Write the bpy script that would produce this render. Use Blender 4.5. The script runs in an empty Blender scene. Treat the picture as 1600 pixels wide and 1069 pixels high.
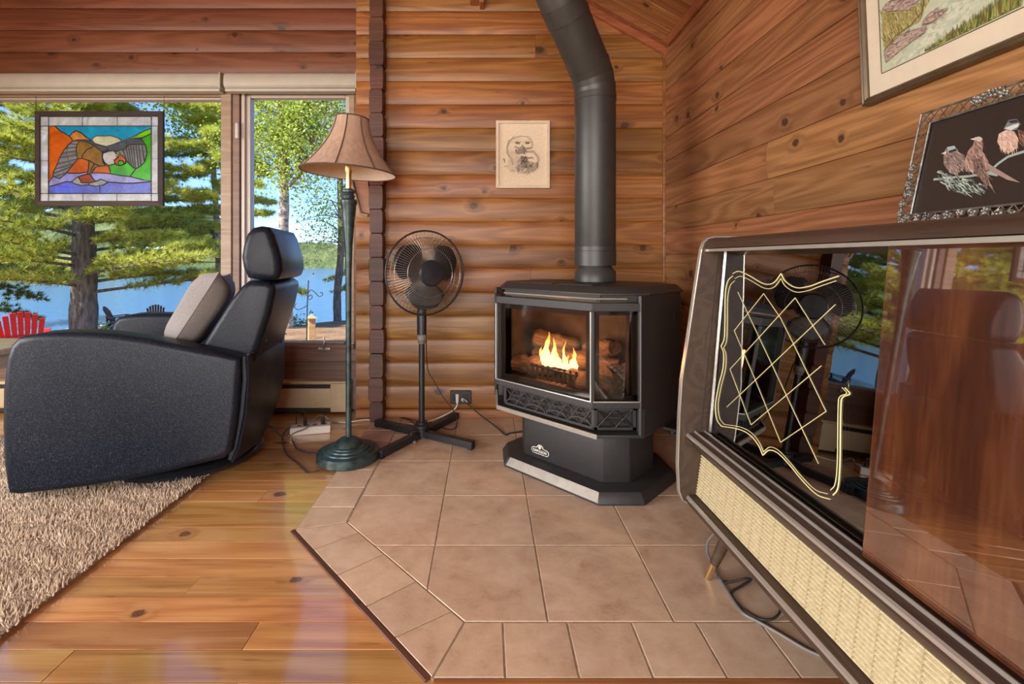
import bpy, bmesh, math, random
import numpy as np
from mathutils import Vector, Matrix, Euler

random.seed(7)
rng = np.random.default_rng(7)
SC = bpy.context.scene
COL = SC.collection

# ------------------------------------------------------------------ camera
F, VX, VY, H = 741.0, 760.0, 405.0, 0.95        # focal length in pixels, vanishing point, eye height
cam_d = bpy.data.cameras.new('camera')
cam = bpy.data.objects.new('camera', cam_d); COL.objects.link(cam)
cam.location = (0, 0, H); cam.rotation_euler = (math.pi / 2, 0, 0)
cam_d.sensor_fit = 'HORIZONTAL'; cam_d.sensor_width = 36.0
cam_d.lens = 36.0 * F / 1600
cam_d.shift_x = (800 - VX) / 1600
cam_d.shift_y = -(534.5 - VY) / 1600
cam_d.clip_start = 0.02; cam_d.clip_end = 2000
SC.camera = cam

# ------------------------------------------------------------------ sky, sun, daylight from the windows behind the viewer
world = bpy.data.worlds.new('world'); SC.world = world; world.use_nodes = True
wn = world.node_tree
sky = wn.nodes.new('ShaderNodeTexSky')
sky.sky_type = 'NISHITA'; sky.sun_disc = False
sky.sun_elevation = math.radians(48); sky.sun_rotation = math.radians(222)
sky.air_density = 0.55; sky.dust_density = 0.0; sky.ozone_density = 6.0
wn.links.new(sky.outputs[0], wn.nodes['Background'].inputs[0])
wn.nodes['Background'].inputs[1].default_value = 0.21

def light(name, kind, loc, direction, energy, color, size=None, size_y=None, angle=None):
    d = bpy.data.lights.new(name, kind); d.energy = energy; d.color = color
    if kind == 'AREA':
        d.shape = 'RECTANGLE'; d.size = size; d.size_y = size_y
    if angle is not None: d.angle = angle
    o = bpy.data.objects.new(name, d); COL.objects.link(o)
    o.location = loc
    o.rotation_euler = Vector(direction).to_track_quat('-Z', 'Y').to_euler()
    return o
light('sun', 'SUN', (0, 0, 20), (0.50, 0.46, -0.74), 6.0, (1.0, 0.95, 0.86), angle=math.radians(0.6))
light('rear_window_daylight', 'AREA', (-1.2, -3.08, 1.3), (0.05, 1, -0.85), 140, (1.0, 0.91, 0.79), 3.2, 1.9)
light('side_window_daylight', 'AREA', (-3.68, 0.3, 1.2), (1, 0.05, -0.8), 100, (1.0, 0.93, 0.84), 2.4, 1.5)

SC.view_settings.view_transform = 'Standard'
SC.view_settings.look = 'None'
SC.view_settings.gamma = 1.0
SC.view_settings.use_curve_mapping = False
SC.view_settings.exposure = 0.95
try:
    SC.cycles.use_denoising = True
    SC.cycles.max_bounces = 8; SC.cycles.diffuse_bounces = 4; SC.cycles.glossy_bounces = 4
    SC.cycles.transparent_max_bounces = 16
    SC.cycles.sample_clamp_indirect = 6.0
    SC.cycles.caustics_reflective = False; SC.cycles.caustics_refractive = False
except Exception:
    pass

# ------------------------------------------------------------------ helpers
def W(px, py, Y): return Vector(((px - VX) * Y / F, Y, H - (py - VY) * Y / F))
def on_floor(px, py, z=0.0):
    Y = (H - z) * F / (py - VY); return Vector(((px - VX) * Y / F, Y, z))
def on_plane(px, py, p0, n):
    d = Vector(((px - VX) / F, 1, -(py - VY) / F)); o = Vector((0, 0, H))
    s = (Vector(p0) - o).dot(n) / d.dot(n); return o + d * s

def tag(o, label=None, cat=None, group=None, kind=None):
    if label: o['label'] = label
    if cat: o['category'] = cat
    if group: o['group'] = group
    if kind: o['kind'] = kind
    return o
def empty(name, loc=(0, 0, 0), rz=0, label=None, cat=None, group=None, kind=None):
    o = bpy.data.objects.new(name, None); COL.objects.link(o)
    o.location = loc; o.rotation_euler = (0, 0, rz); o.empty_display_size = 0.1
    return tag(o, label, cat, group, kind)

class MB:
    """collects shapes into one mesh"""
    def __init__(s): s.v, s.f, s.c = [], [], []
    def add(s, vs, fs, col=None):
        b = len(s.v); s.v += [tuple(v) for v in vs]
        for f in fs: s.f.append([i + b for i in f]); s.c.append(col)
        return s
    def box(s, x0, x1, y0, y1, z0, z1, M=None):
        vs = [(x, y, z) for x in (x0, x1) for y in (y0, y1) for z in (z0, z1)]
        if M is not None: vs = [M @ Vector(v) for v in vs]
        return s.add(vs, [(0, 1, 3, 2), (4, 6, 7, 5), (0, 4, 5, 1), (2, 3, 7, 6), (0, 2, 6, 4), (1, 5, 7, 3)])
    def prism(s, poly, axis, a0, a1, M=None):
        """poly of (u,v): axis x -> (y,z), axis y -> (x,z), axis z -> (x,y)"""
        def mk(u, v, a): return {'x': (a, u, v), 'y': (u, a, v), 'z': (u, v, a)}[axis]
        n = len(poly)
        vs = [mk(u, v, a0) for u, v in poly] + [mk(u, v, a1) for u, v in poly]
        if M is not None: vs = [M @ Vector(v) for v in vs]
        fs = [list(range(n)), list(range(n, 2 * n))[::-1]] + [(i, (i + 1) % n, n + (i + 1) % n, n + i) for i in range(n)]
        return s.add(vs, fs)
    def loft(s, rings, cap=True, closed=True):
        n = len(rings[0]); vs = [p for r in rings for p in r]; fs = []
        for k in range(len(rings) - 1):
            for i in range(n if closed else n - 1):
                j = (i + 1) % n
                fs.append((k * n + i, k * n + j, (k + 1) * n + j, (k + 1) * n + i))
        if cap and closed:
            fs.append(list(range(n))[::-1]); fs.append([(len(rings) - 1) * n + i for i in range(n)])
        return s.add(vs, fs)
    def tube(s, path, r, n=6, cap=True, closed=False):
        P = [Vector(p) for p in path]; m = len(P)
        R = r if isinstance(r, (list, tuple)) else [r] * m
        up = None; rings = []
        for i, p in enumerate(P):
            if closed: t = P[(i + 1) % m] - P[(i - 1) % m]
            else: t = P[min(i + 1, m - 1)] - P[max(i - 1, 0)]
            if t.length < 1e-9: t = Vector((0, 0, 1))
            t.normalize()
            if up is None:
                up = t.orthogonal().normalized()
            else:
                up = (up - t * up.dot(t))
                up = up.normalized() if up.length > 1e-6 else t.orthogonal().normalized()
            b = t.cross(up)
            rings.append([p + (up * math.cos(2 * math.pi * k / n) + b * math.sin(2 * math.pi * k / n)) * R[i] for k in range(n)])
        if closed: rings.append(rings[0])
        return s.loft(rings, cap and not closed)
    def lathe(s, prof, n=24, c=(0, 0, 0), M=None, cap=True):
        rings = []
        for r, z in prof:
            ring = [Vector((c[0] + r * math.cos(2 * math.pi * k / n), c[1] + r * math.sin(2 * math.pi * k / n), c[2] + z)) for k in range(n)]
            if M is not None: ring = [M @ p for p in ring]
            rings.append(ring)
        return s.loft(rings, cap)
    def build(s, name, mat, parent=None, smooth=False, bevel=0, seg=2, angle=40, loc=None, rot=None, solid=0, subsurf=0, recalc=True):
        me = bpy.data.meshes.new(name)
        me.from_pydata(s.v, [], s.f)
        if any(c is not None for c in s.c):
            at = me.color_attributes.new('Col', 'BYTE_COLOR', 'CORNER')
            arr = []
            for f, c in zip(s.f, s.c):
                c = c or (1, 1, 1)
                arr += [c[0], c[1], c[2], 1.0] * len(f)
            at.data.foreach_set('color', arr)
        if recalc and len(s.f) < 60000:
            bm = bmesh.new(); bm.from_mesh(me)
            bmesh.ops.recalc_face_normals(bm, faces=bm.faces); bm.to_mesh(me); bm.free()
        me.materials.append(mat)
        if smooth:
            me.polygons.foreach_set('use_smooth', [True] * len(me.polygons))
            me.set_sharp_from_angle(angle=math.radians(angle))
        me.update()
        o = bpy.data.objects.new(name, me); COL.objects.link(o)
        if parent is not None: o.parent = parent
        if loc is not None: o.location = loc
        if rot is not None: o.rotation_euler = rot
        if solid:
            m = o.modifiers.new('solid', 'SOLIDIFY'); m.thickness = solid; m.offset = 0
        if bevel:
            m = o.modifiers.new('bevel', 'BEVEL'); m.width = bevel; m.segments = seg; m.limit_method = 'ANGLE'
            m.angle_limit = math.radians(35)
            if not smooth:
                me.polygons.foreach_set('use_smooth', [True] * len(me.polygons))
                m.harden_normals = False
                me.set_sharp_from_angle(angle=math.radians(60))
        if subsurf:
            m = o.modifiers.new('sub', 'SUBSURF'); m.levels = subsurf; m.render_levels = subsurf
        return o

def smooth_path(pts, k=6):
    """Catmull-Rom through the points"""
    P = [Vector(p) for p in pts]; P = [P[0] * 2 - P[1]] + P + [P[-1] * 2 - P[-2]]
    out = []
    for i in range(1, len(P) - 2):
        a, b, c, d = P[i - 1], P[i], P[i + 1], P[i + 2]
        for j in range(k):
            t = j / k
            out.append(0.5 * ((2 * b) + (c - a) * t + (2 * a - 5 * b + 4 * c - d) * t * t + (3 * b - a - 3 * c + d) * t ** 3))
    out.append(P[-2]); return out

def fast_tris(name, V, mat, parent, nper=3):
    """V: (N*nper,3) array of separate faces"""
    me = bpy.data.meshes.new(name); n = len(V); k = n // nper
    me.vertices.add(n); me.vertices.foreach_set('co', np.asarray(V, np.float32).ravel())
    me.loops.add(n); me.loops.foreach_set('vertex_index', np.arange(n, dtype=np.int32))
    me.polygons.add(k)
    me.polygons.foreach_set('loop_start', np.arange(0, n, nper, dtype=np.int32))
    me.polygons.foreach_set('loop_total', np.full(k, nper, dtype=np.int32))
    me.materials.append(mat); me.update(calc_edges=True)
    o = bpy.data.objects.new(name, me); COL.objects.link(o)
    if parent is not None: o.parent = parent
    return o

# ------------------------------------------------------------------ materials
class G:
    def __init__(s, name):
        s.m = bpy.data.materials.new(name); s.m.use_nodes = True
        s.nt = s.m.node_tree; s.N = s.nt.nodes; s.L = s.nt.links
        s.b = s.N['Principled BSDF']; s.out = s.N['Material Output']
    def put(s, sock, val):
        if hasattr(val, 'links') or isinstance(val, bpy.types.NodeSocket): s.L.new(val, sock)
        elif isinstance(val, (tuple, list)) and len(val) == 3 and sock.type == 'RGBA': sock.default_value = (*val, 1)
        else: sock.default_value = val
    def node(s, t, inputs=None, **attrs):
        n = s.N.new(t)
        for k, v in attrs.items(): setattr(n, k, v)
        for k, v in (inputs or {}).items(): s.put(n.inputs[k], v)
        return n
    def coord(s, kind='Object'): return s.node('ShaderNodeTexCoord').outputs[kind]
    def rnd(s): return s.node('ShaderNodeObjectInfo').outputs['Random']
    def island(s): return s.node('ShaderNodeNewGeometry').outputs['Random Per Island']
    def math(s, op, a, b=0.0, c=0.0, clamp=False):
        n = s.node('ShaderNodeMath', operation=op, use_clamp=clamp)
        s.put(n.inputs[0], a); s.put(n.inputs[1], b); s.put(n.inputs[2], c); return n.outputs[0]
    def vmath(s, op, a, b=(0, 0, 0)):
        n = s.node('ShaderNodeVectorMath', operation=op); s.put(n.inputs[0], a); s.put(n.inputs[1], b); return n.outputs[0]
    def scale(s, v, sc): return s.vmath('MULTIPLY', v, sc)
    def noise(s, v, sc=1.0, detail=3.0, rough=0.5, dist=0.0):
        return s.node('ShaderNodeTexNoise', {'Vector': v, 'Scale': sc, 'Detail': detail, 'Roughness': rough, 'Distortion': dist}).outputs['Fac']
    def ramp(s, fac, stops, interp='LINEAR'):
        n = s.node('ShaderNodeValToRGB', {'Fac': fac}); r = n.color_ramp; r.interpolation = interp
        while len(r.elements) < len(stops): r.elements.new(0.5)
        for e, (p, c) in zip(r.elements, stops):
            e.position = p; e.color = (*c, 1) if len(c) == 3 else c
        return n.outputs['Color']
    def mix(s, fac, a, b, blend='MIX'):
        n = s.node('ShaderNodeMix', data_type='RGBA', blend_type=blend)
        s.put(n.inputs[0], fac); s.put(n.inputs[6], a); s.put(n.inputs[7], b); return n.outputs[2]
    def mapr(s, v, a, b, c, d):
        n = s.node('ShaderNodeMapRange', {'Value': v, 'From Min': a, 'From Max': b, 'To Min': c, 'To Max': d}); return n.outputs[0]
    def bump(s, h, strength=0.3, dist=0.01):
        n = s.node('ShaderNodeBump', {'Height': h, 'Strength': strength, 'Distance': dist})
        s.L.new(n.outputs[0], s.b.inputs['Normal'])
    def set(s, **kw):
        names = dict(color='Base Color', rough='Roughness', metal='Metallic', coat='Coat Weight', coat_rough='Coat Roughness', spec='Specular IOR Level',
                     trans='Transmission Weight', ior='IOR', emit='Emission Color', emit_s='Emission Strength', sheen='Sheen Weight', alpha='Alpha')
        for k, v in kw.items(): s.put(s.b.inputs[names[k]], v)
        return s

def plain(name, color, rough=0.5, metal=0.0, grain=0.06, nscale=30, bump=0.0, **kw):
    """a plain finish with a slight unevenness of tone"""
    g = G(name); n = g.noise(g.coord(), nscale, 4)
    lo = tuple(max(0, c * (1 - grain * 2)) for c in color); hi = tuple(min(1, c * (1 + grain * 2)) for c in color)
    g.set(color=g.ramp(n, [(0.3, lo), (0.7, hi)]), rough=rough, metal=metal, **kw)
    if bump: g.bump(g.noise(g.coord(), nscale * 4, 3), bump, 0.002)
    return g.m

def wood(name, dark, mid, light_, knots=0.35, plane='xz', rough=0.45, coat=0.0, ring=9.0, knot_scale=5.0, knot_size=0.11, tone=0.35, bump=0.25, coat_rough=0.15, axis='x', coat_ior=1.5):
    """long-grain boards: growth rings, fibres and knots; local X runs along the grain"""
    g = G(name); r = g.rnd()
    off = g.node('ShaderNodeCombineXYZ', {0: g.math('MULTIPLY', r, 41.0), 1: g.math('MULTIPLY', r, 17.0), 2: g.math('MULTIPLY', r, 73.0)}).outputs[0]
    co = g.coord()
    if axis != 'x':
        sw = g.node('ShaderNodeSeparateXYZ', {0: co}); o3 = {'y': (1, 0, 2), 'z': (2, 1, 0)}[axis]
        co = g.node('ShaderNodeCombineXYZ', {0: sw.outputs[o3[0]], 1: sw.outputs[o3[1]], 2: sw.outputs[o3[2]]}).outputs[0]
    p = g.vmath('ADD', co, off)
    sep = g.node('ShaderNodeSeparateXYZ', {0: p})
    k2 = g.node('ShaderNodeCombineXYZ', {0: g.math('MULTIPLY', sep.outputs[0], 0.78), 1: sep.outputs[2] if plane == 'xz' else sep.outputs[1], 2: 0.0}).outputs[0]
    wob = g.noise(p, 30, 3)
    vor = g.node('ShaderNodeTexVoronoi', {'Vector': k2, 'Scale': knot_scale, 'Randomness': 1.0}, voronoi_dimensions='2D', feature='F1')
    cellr = g.node('ShaderNodeSeparateColor', {0: vor.outputs['Color']})
    has = g.math('LESS_THAN', cellr.outputs[0], knots)
    size = g.mapr(cellr.outputs[1], 0, 1, knot_size * 0.3, knot_size)
    dd = g.math('ADD', vor.outputs['Distance'], g.math('MULTIPLY', g.math('SUBTRACT', wob, 0.5), 0.10))
    rel = g.math('DIVIDE', dd, size)
    knot = g.math('MULTIPLY', g.mapr(rel, 0.75, 1.15, 1.0, 0.0), has)
    halo = g.math('MULTIPLY', g.mapr(rel, 0.6, 3.2, 1.0, 0.0), has)
    q = g.scale(p, (0.55, 6.5, 6.5))
    n1 = g.noise(q, 1.0, 2.0, 0.5, 0.4)
    arg = g.math('ADD', g.math('MULTIPLY', n1, ring * 6.28), g.math('MULTIPLY', halo, 5.0))
    rings = g.math('MULTIPLY_ADD', g.math('SINE', arg), 0.5, 0.5)
    fib = g.noise(g.scale(p, (5, 160, 160)), 1.0, 3.0)
    blotch = g.noise(g.scale(p, (1.2, 5, 5)), 1.0, 3.0)
    t = g.math('ADD', g.math('MULTIPLY', rings, 0.20), g.math('MULTIPLY', fib, 0.38))
    t = g.math('ADD', t, g.math('MULTIPLY', blotch, 0.42))
    col = g.ramp(t, [(0.22, dark), (0.5, mid), (0.78, light_)])
    val = g.mapr(r, 0, 1, 1 - tone, 1 + tone * 0.75)
    hsv = g.node('ShaderNodeHueSaturation', {'Color': col, 'Value': val, 'Hue': g.mapr(g.math('FRACT', g.math('MULTIPLY', r, 7.31)), 0, 1, 0.488, 0.508)})
    kd = tuple(c * 0.22 for c in dark)
    fleck = g.math('MULTIPLY', g.mapr(g.noise(g.scale(p, (9, 60, 60)), 1.0, 2.0, 0.5), 0.64, 0.74, 0.0, 1.0), g.mapr(g.noise(p, 2.3, 2), 0.45, 0.62, 0.0, 1.0))
    col = g.mix(g.math('MULTIPLY', halo, 0.45), hsv.outputs[0], tuple(c * 0.8 for c in dark))
    col = g.mix(g.math('MULTIPLY', knot, 0.9), col, g.mix(g.math('MULTIPLY_ADD', g.math('SINE', g.math('MULTIPLY', rel, 16.0)), 0.5, 0.5), kd, tuple(c * 0.6 for c in dark)))
    col = g.mix(g.math('MULTIPLY', fleck, 0.55), col, tuple(c * 0.45 for c in dark))
    g.set(color=col, rough=rough, coat=coat, coat_rough=coat_rough); g.b.inputs['Coat IOR'].default_value = coat_ior
    g.bump(g.math('ADD', g.math('MULTIPLY', rings, 0.5), g.math('ADD', fib, g.math('MULTIPLY', knot, -1.0))), bump, 0.002)
    return g.m

def glass_mat(name, tint=(1, 1, 1), ior=1.45, rough=0.0):
    g = G(name); g.N.remove(g.b)
    tr = g.node('ShaderNodeBsdfTransparent', {'Color': tint}); gl = g.node('ShaderNodeBsdfGlossy', {'Roughness': rough})
    n = g.noise(g.coord(), 2.0, 1); fr = g.node('ShaderNodeFresnel', {'IOR': g.mapr(n, 0, 1, ior * 0.995, ior * 1.005)})
    mx = g.node('ShaderNodeMixShader', {0: fr.outputs[0], 1: tr.outputs[0], 2: gl.outputs[0]})
    g.L.new(mx.outputs[0], g.out.inputs[0]); return g.m

M = {}
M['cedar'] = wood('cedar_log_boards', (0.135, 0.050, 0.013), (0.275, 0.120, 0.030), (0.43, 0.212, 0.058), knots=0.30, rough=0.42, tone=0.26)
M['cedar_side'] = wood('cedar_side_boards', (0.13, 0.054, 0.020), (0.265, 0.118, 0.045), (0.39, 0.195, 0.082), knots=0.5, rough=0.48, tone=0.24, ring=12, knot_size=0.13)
M['cedar_shaded'] = wood('cedar_above_window', (0.095, 0.035, 0.015), (0.175, 0.067, 0.028), (0.25, 0.102, 0.045), knots=0.30, rough=0.5, tone=0.2)  # the backlit window wall's shade is put into this darker cedar
M['log_end'] = wood('stained_log_ends', (0.045, 0.017, 0.010), (0.085, 0.031, 0.018), (0.125, 0.047, 0.028), knots=0.12, rough=0.5, tone=0.25)
M['ceil'] = wood('ceiling_boards', (0.18, 0.06, 0.022), (0.30, 0.115, 0.042), (0.40, 0.165, 0.065), knots=0.35, plane='xy', rough=0.5, tone=0.2)
M['trimwood'] = wood('trim_wood', (0.18, 0.06, 0.022), (0.30, 0.11, 0.04), (0.38, 0.155, 0.06), knots=0.06, rough=0.45, tone=0.15)
M['floor'] = wood('varnished_pine_floor', (0.31, 0.125, 0.03), (0.52, 0.265, 0.080), (0.66, 0.40, 0.16), knots=0.62, plane='xy', rough=0.32, coat=1.0, knot_scale=4.2, knot_size=0.10, tone=0.26, ring=7, bump=0.03, coat_rough=0.10, coat_ior=2.2)
M['frame_tan'] = wood('window_frame_wood', (0.22, 0.155, 0.10), (0.31, 0.23, 0.155), (0.39, 0.30, 0.215), knots=0.0, rough=0.5, tone=0.1)
M['frame_brown'] = wood('window_sill_wood', (0.13, 0.080, 0.058), (0.18, 0.115, 0.085), (0.23, 0.155, 0.118), knots=0.0, rough=0.5, tone=0.1)
M['walnut'] = wood('dark_walnut', (0.030, 0.016, 0.010), (0.055, 0.030, 0.019), (0.085, 0.050, 0.032), knots=0.0, rough=0.55, coat=0.0, tone=0.1, axis='y')
M['walnut_gloss'] = wood('lacquered_rosewood', (0.020, 0.006, 0.003), (0.070, 0.022, 0.007), (0.16, 0.060, 0.018), knots=0.0, rough=0.3, coat=1.0, coat_rough=0.02, tone=0.05, ring=4, bump=0.0, axis='z', coat_ior=3.4)
M['post_wood'] = wood('weathered_post', (0.35, 0.18, 0.08), (0.5, 0.28, 0.13), (0.62, 0.38, 0.2), knots=0.1, rough=0.7)
M['white_vinyl'] = plain('pale_window_vinyl', (0.50, 0.46, 0.42), 0.4, grain=0.02)
M['blind'] = plain('cream_blind', (0.41, 0.395, 0.345), 0.5, grain=0.03, nscale=12)
M['heater'] = plain('cream_enamel', (0.55, 0.44, 0.28), 0.4, grain=0.03)
M['dark_slot'] = plain('dark_slot', (0.02, 0.017, 0.014), 0.6)
M['silver'] = plain('brushed_silver', (0.72, 0.69, 0.64), 0.28, 1.0, grain=0.03)
M['bright'] = plain('bright_trim_metal', (0.56, 0.535, 0.48), 0.28, 0.65, grain=0.03)
M['wire'] = plain('fan_wire', (0.26, 0.24, 0.21), 0.35, 0.6, grain=0.03)
M['nickel'] = plain('satin_nickel', (0.55, 0.53, 0.50), 0.35, 1.0, grain=0.03)
M['black_metal'] = plain('matte_black_stove_paint', (0.022, 0.021, 0.021), 0.5, grain=0.08, nscale=60, bump=0.05, spec=0.5)
M['pipe'] = plain('matte_charcoal_pipe', (0.030, 0.030, 0.029), 0.45, grain=0.08, nscale=20, bump=0.02, spec=0.6)
M['stove_light'] = plain('pewter_ledge_and_lit_bevel', (0.27, 0.25, 0.215), 0.42, 0.35, grain=0.05)  # also carries the light coloured onto the base plate's front bevel
M['black_plastic'] = plain('black_plastic', (0.014, 0.015, 0.018), 0.42, grain=0.08)
M['fan_blue'] = plain('navy_black_plastic', (0.012, 0.014, 0.022), 0.35, grain=0.05)
M['cord_black'] = plain('black_cord', (0.03, 0.028, 0.026), 0.5)
M['cord_white'] = plain('white_cord', (0.62, 0.58, 0.52), 0.5)
M['cord_grey'] = plain('grey_cord', (0.16, 0.15, 0.14), 0.5)
M['cord_brown'] = plain('brown_cord', (0.06, 0.03, 0.02), 0.5)
M['white_plastic'] = plain('white_plastic', (0.70, 0.66, 0.58), 0.4, grain=0.03)
M['brass'] = plain('brass', (0.78, 0.58, 0.30), 0.3, 1.0, grain=0.04)
M['gold'] = plain('gold_enamel_line', (0.80, 0.72, 0.36), 0.35, grain=0.02)
M['subfloor'] = plain('dark_subfloor', (0.05, 0.028, 0.014), 0.9)
M['grout'] = plain('grout', (0.33, 0.255, 0.185), 0.8, grain=0.12, nscale=60)
M['pane'] = glass_mat('window_pane', (0.98, 0.99, 0.99), 1.03)
M['cab_glass'] = glass_mat('cabinet_glass', (0.80, 0.88, 0.84), 4.0)
M['stove_glass'] = glass_mat('stove_glass', (0.72, 0.66, 0.62), 1.4, 0.05)

def tile_mat():
    g = G('beige_ceramic_tile'); r = g.rnd()
    off = g.node('ShaderNodeCombineXYZ', {0: g.math('MULTIPLY', r, 31.0), 1: g.math('MULTIPLY', r, 57.0), 2: 0.0}).outputs[0]
    p = g.vmath('ADD', g.coord(), off)
    a = g.noise(p, 7, 6, 0.62, 0.6); b = g.noise(p, 22, 5, 0.6, 0.3); c = g.noise(p, 120, 3)
    t = g.math('ADD', g.math('MULTIPLY', a, 0.6), g.math('ADD', g.math('MULTIPLY', b, 0.28), g.math('MULTIPLY', c, 0.12)))
    col = g.ramp(t, [(0.34, (0.40, 0.262, 0.175)), (0.46, (0.52, 0.375, 0.268)), (0.58, (0.60, 0.455, 0.335)), (0.72, (0.67, 0.53, 0.41))])
    h = g.node('ShaderNodeHueSaturation', {'Color': col, 'Value': g.mapr(r, 0, 1, 0.92, 1.07), 'Saturation': 1.05})
    g.set(color=h.outputs[0], rough=g.mapr(a, 0.3, 0.7, 0.28, 0.42)); g.bump(t, 0.12, 0.003); return g.m
M['tile'] = tile_mat()

def leather_mat():
    g = G('navy_black_leather'); p = g.coord()
    v = g.node('ShaderNodeTexVoronoi', {'Vector': p, 'Scale': 330.0}, feature='F1')
    sp = g.noise(p, 420, 2); big = g.noise(p, 3.5, 3)
    col = g.ramp(sp, [(0.30, (0.002, 0.0038, 0.009)), (0.52, (0.005, 0.008, 0.015)), (0.64, (0.022, 0.028, 0.040)), (0.76, (0.08, 0.095, 0.12))])
    g.set(color=col, rough=g.mapr(big, 0.3, 0.7, 0.32, 0.42), spec=0.2)
    h = g.math('ADD', g.math('MULTIPLY', v.outputs['Distance'], 0.6), g.math('MULTIPLY', big, 6.0))
    g.bump(h, 0.22, 0.0025); return g.m
M['leather'] = leather_mat()

def fabric_mat(name, a, b, sc=180, rough=0.9, stretch=(1, 1, 1), sheen=0.2):
    g = G(name); p = g.scale(g.coord(), stretch); n = g.noise(p, sc, 3); m = g.noise(g.coord(), 6, 3)
    g.set(color=g.ramp(g.math('MULTIPLY_ADD', n, 0.6, g.math('MULTIPLY', m, 0.4)), [(0.3, a), (0.7, b)]), rough=rough, sheen=sheen)
    g.bump(n, 0.3, 0.001); return g.m
M['cushion'] = fabric_mat('grey_linen', (0.17, 0.16, 0.155), (0.27, 0.255, 0.25))
def shade_mat():
    g = G('rose_silk_shade'); p = g.coord()
    n = g.noise(g.scale(p, (60, 60, 4)), 1.0, 3)
    col = g.ramp(n, [(0.3, (0.52, 0.37, 0.27)), (0.7, (0.68, 0.50, 0.385))])
    g.set(color=col, rough=0.55, sheen=0.3); 
    tl = g.node('ShaderNodeBsdfTranslucent', {'Color': col})
    mx = g.node('ShaderNodeMixShader', {0: 0.35, 1: g.b.outputs[0], 2: tl.outputs[0]})
    g.L.new(mx.outputs[0], g.out.inputs[0]); return g.m
M['shade'] = shade_mat()
M['shade_lining'] = plain('shade_lining', (0.74, 0.62, 0.52), 0.7, grain=0.02)
M['lamp_green'] = plain('verdigris_bronze', (0.040, 0.068, 0.068), 0.36, 0.4, grain=0.3, nscale=25)

def rug_mat():
    g = G('beige_shag_pile'); i = g.island(); n = g.noise(g.coord(), 2.2, 4)
    t = g.math('ADD', g.math('MULTIPLY', i, 0.5), g.math('MULTIPLY', n, 0.5))
    g.set(color=g.ramp(t, [(0.2, (0.36, 0.275, 0.20)), (0.5, (0.54, 0.43, 0.32)), (0.85, (0.70, 0.58, 0.45))]), rough=0.95, sheen=0.2); return g.m
M['rug'] = rug_mat()
M['rug_base'] = fabric_mat('rug_backing', (0.20, 0.145, 0.10), (0.28, 0.20, 0.14), 90)

def col_mat(name, rough=0.6, coat=0.0):
    """flat print: colours come from the drawn shapes"""
    g = G(name); a = g.node('ShaderNodeVertexColor', layer_name='Col'); n = g.noise(g.coord(), 90, 3)
    h = g.node('ShaderNodeHueSaturation', {'Color': a.outputs[0], 'Value': g.mapr(n, 0.3, 0.7, 0.93, 1.07)})
    g.set(color=h.outputs[0], rough=rough, coat=coat); return g.m
M['print'] = col_mat('printed_paper')
M['print_gloss'] = col_mat('glossy_print', 0.35, 0.15)

def leaf_mat(name, cols, trans=0.4):
    g = G(name); i = g.island()
    n = g.noise(g.coord(), 0.8, 2)
    t = g.math('ADD', g.math('MULTIPLY', i, 0.6), g.math('MULTIPLY', n, 0.4))
    c = g.ramp(t, [(0.15, cols[0]), (0.5, cols[1]), (0.85, cols[2])])
    g.set(color=c, rough=0.55)
    tl = g.node('ShaderNodeBsdfTranslucent', {'Color': c})
    mx = g.node('ShaderNodeMixShader', {0: trans, 1: g.b.outputs[0], 2: tl.outputs[0]})
    g.L.new(mx.outputs[0], g.out.inputs[0]); return g.m
M['needle'] = leaf_mat('white_pine_needles', ((0.26, 0.33, 0.05), (0.52, 0.56, 0.09), (0.74, 0.72, 0.18)))
M['needle_dark'] = leaf_mat('spruce_needles', ((0.07, 0.12, 0.035), (0.17, 0.24, 0.06), (0.34, 0.40, 0.10)))
M['leaf'] = leaf_mat('birch_leaves', ((0.20, 0.30, 0.03), (0.44, 0.54, 0.07), (0.68, 0.70, 0.18)), 0.5)
M['leaf_far'] = leaf_mat('far_leaves', ((0.12, 0.17, 0.05), (0.24, 0.30, 0.09), (0.42, 0.42, 0.16)), 0.3)
def bark_mat(name, a, b, stretch=(14, 14, 3), sc=1.0):
    g = G(name); n = g.noise(g.scale(g.coord(), stretch), sc, 5, 0.6, 0.5)
    g.set(color=g.ramp(n, [(0.35, a), (0.65, b)]), rough=0.9); g.bump(n, 0.8, 0.03); return g.m
M['bark'] = bark_mat('pine_bark', (0.10, 0.075, 0.06), (0.30, 0.24, 0.20))
M['birch'] = bark_mat('birch_bark', (0.14, 0.11, 0.09), (0.62, 0.53, 0.45), (6, 6, 10))
M['litter'] = None
del M['litter']
YB, YW, XR, XL, YR = 2.85, 3.0, 1.077, -3.7, -3.0      # back wall, window wall, right wall, left wall, rear wall
RIDGE = -1.35
def ceil_z(x): return 2.235 + 0.558 * (XR - x) if x > RIDGE else 2.235 + 0.558 * (XR - RIDGE) - 0.558 * (RIDGE - x)

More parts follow.
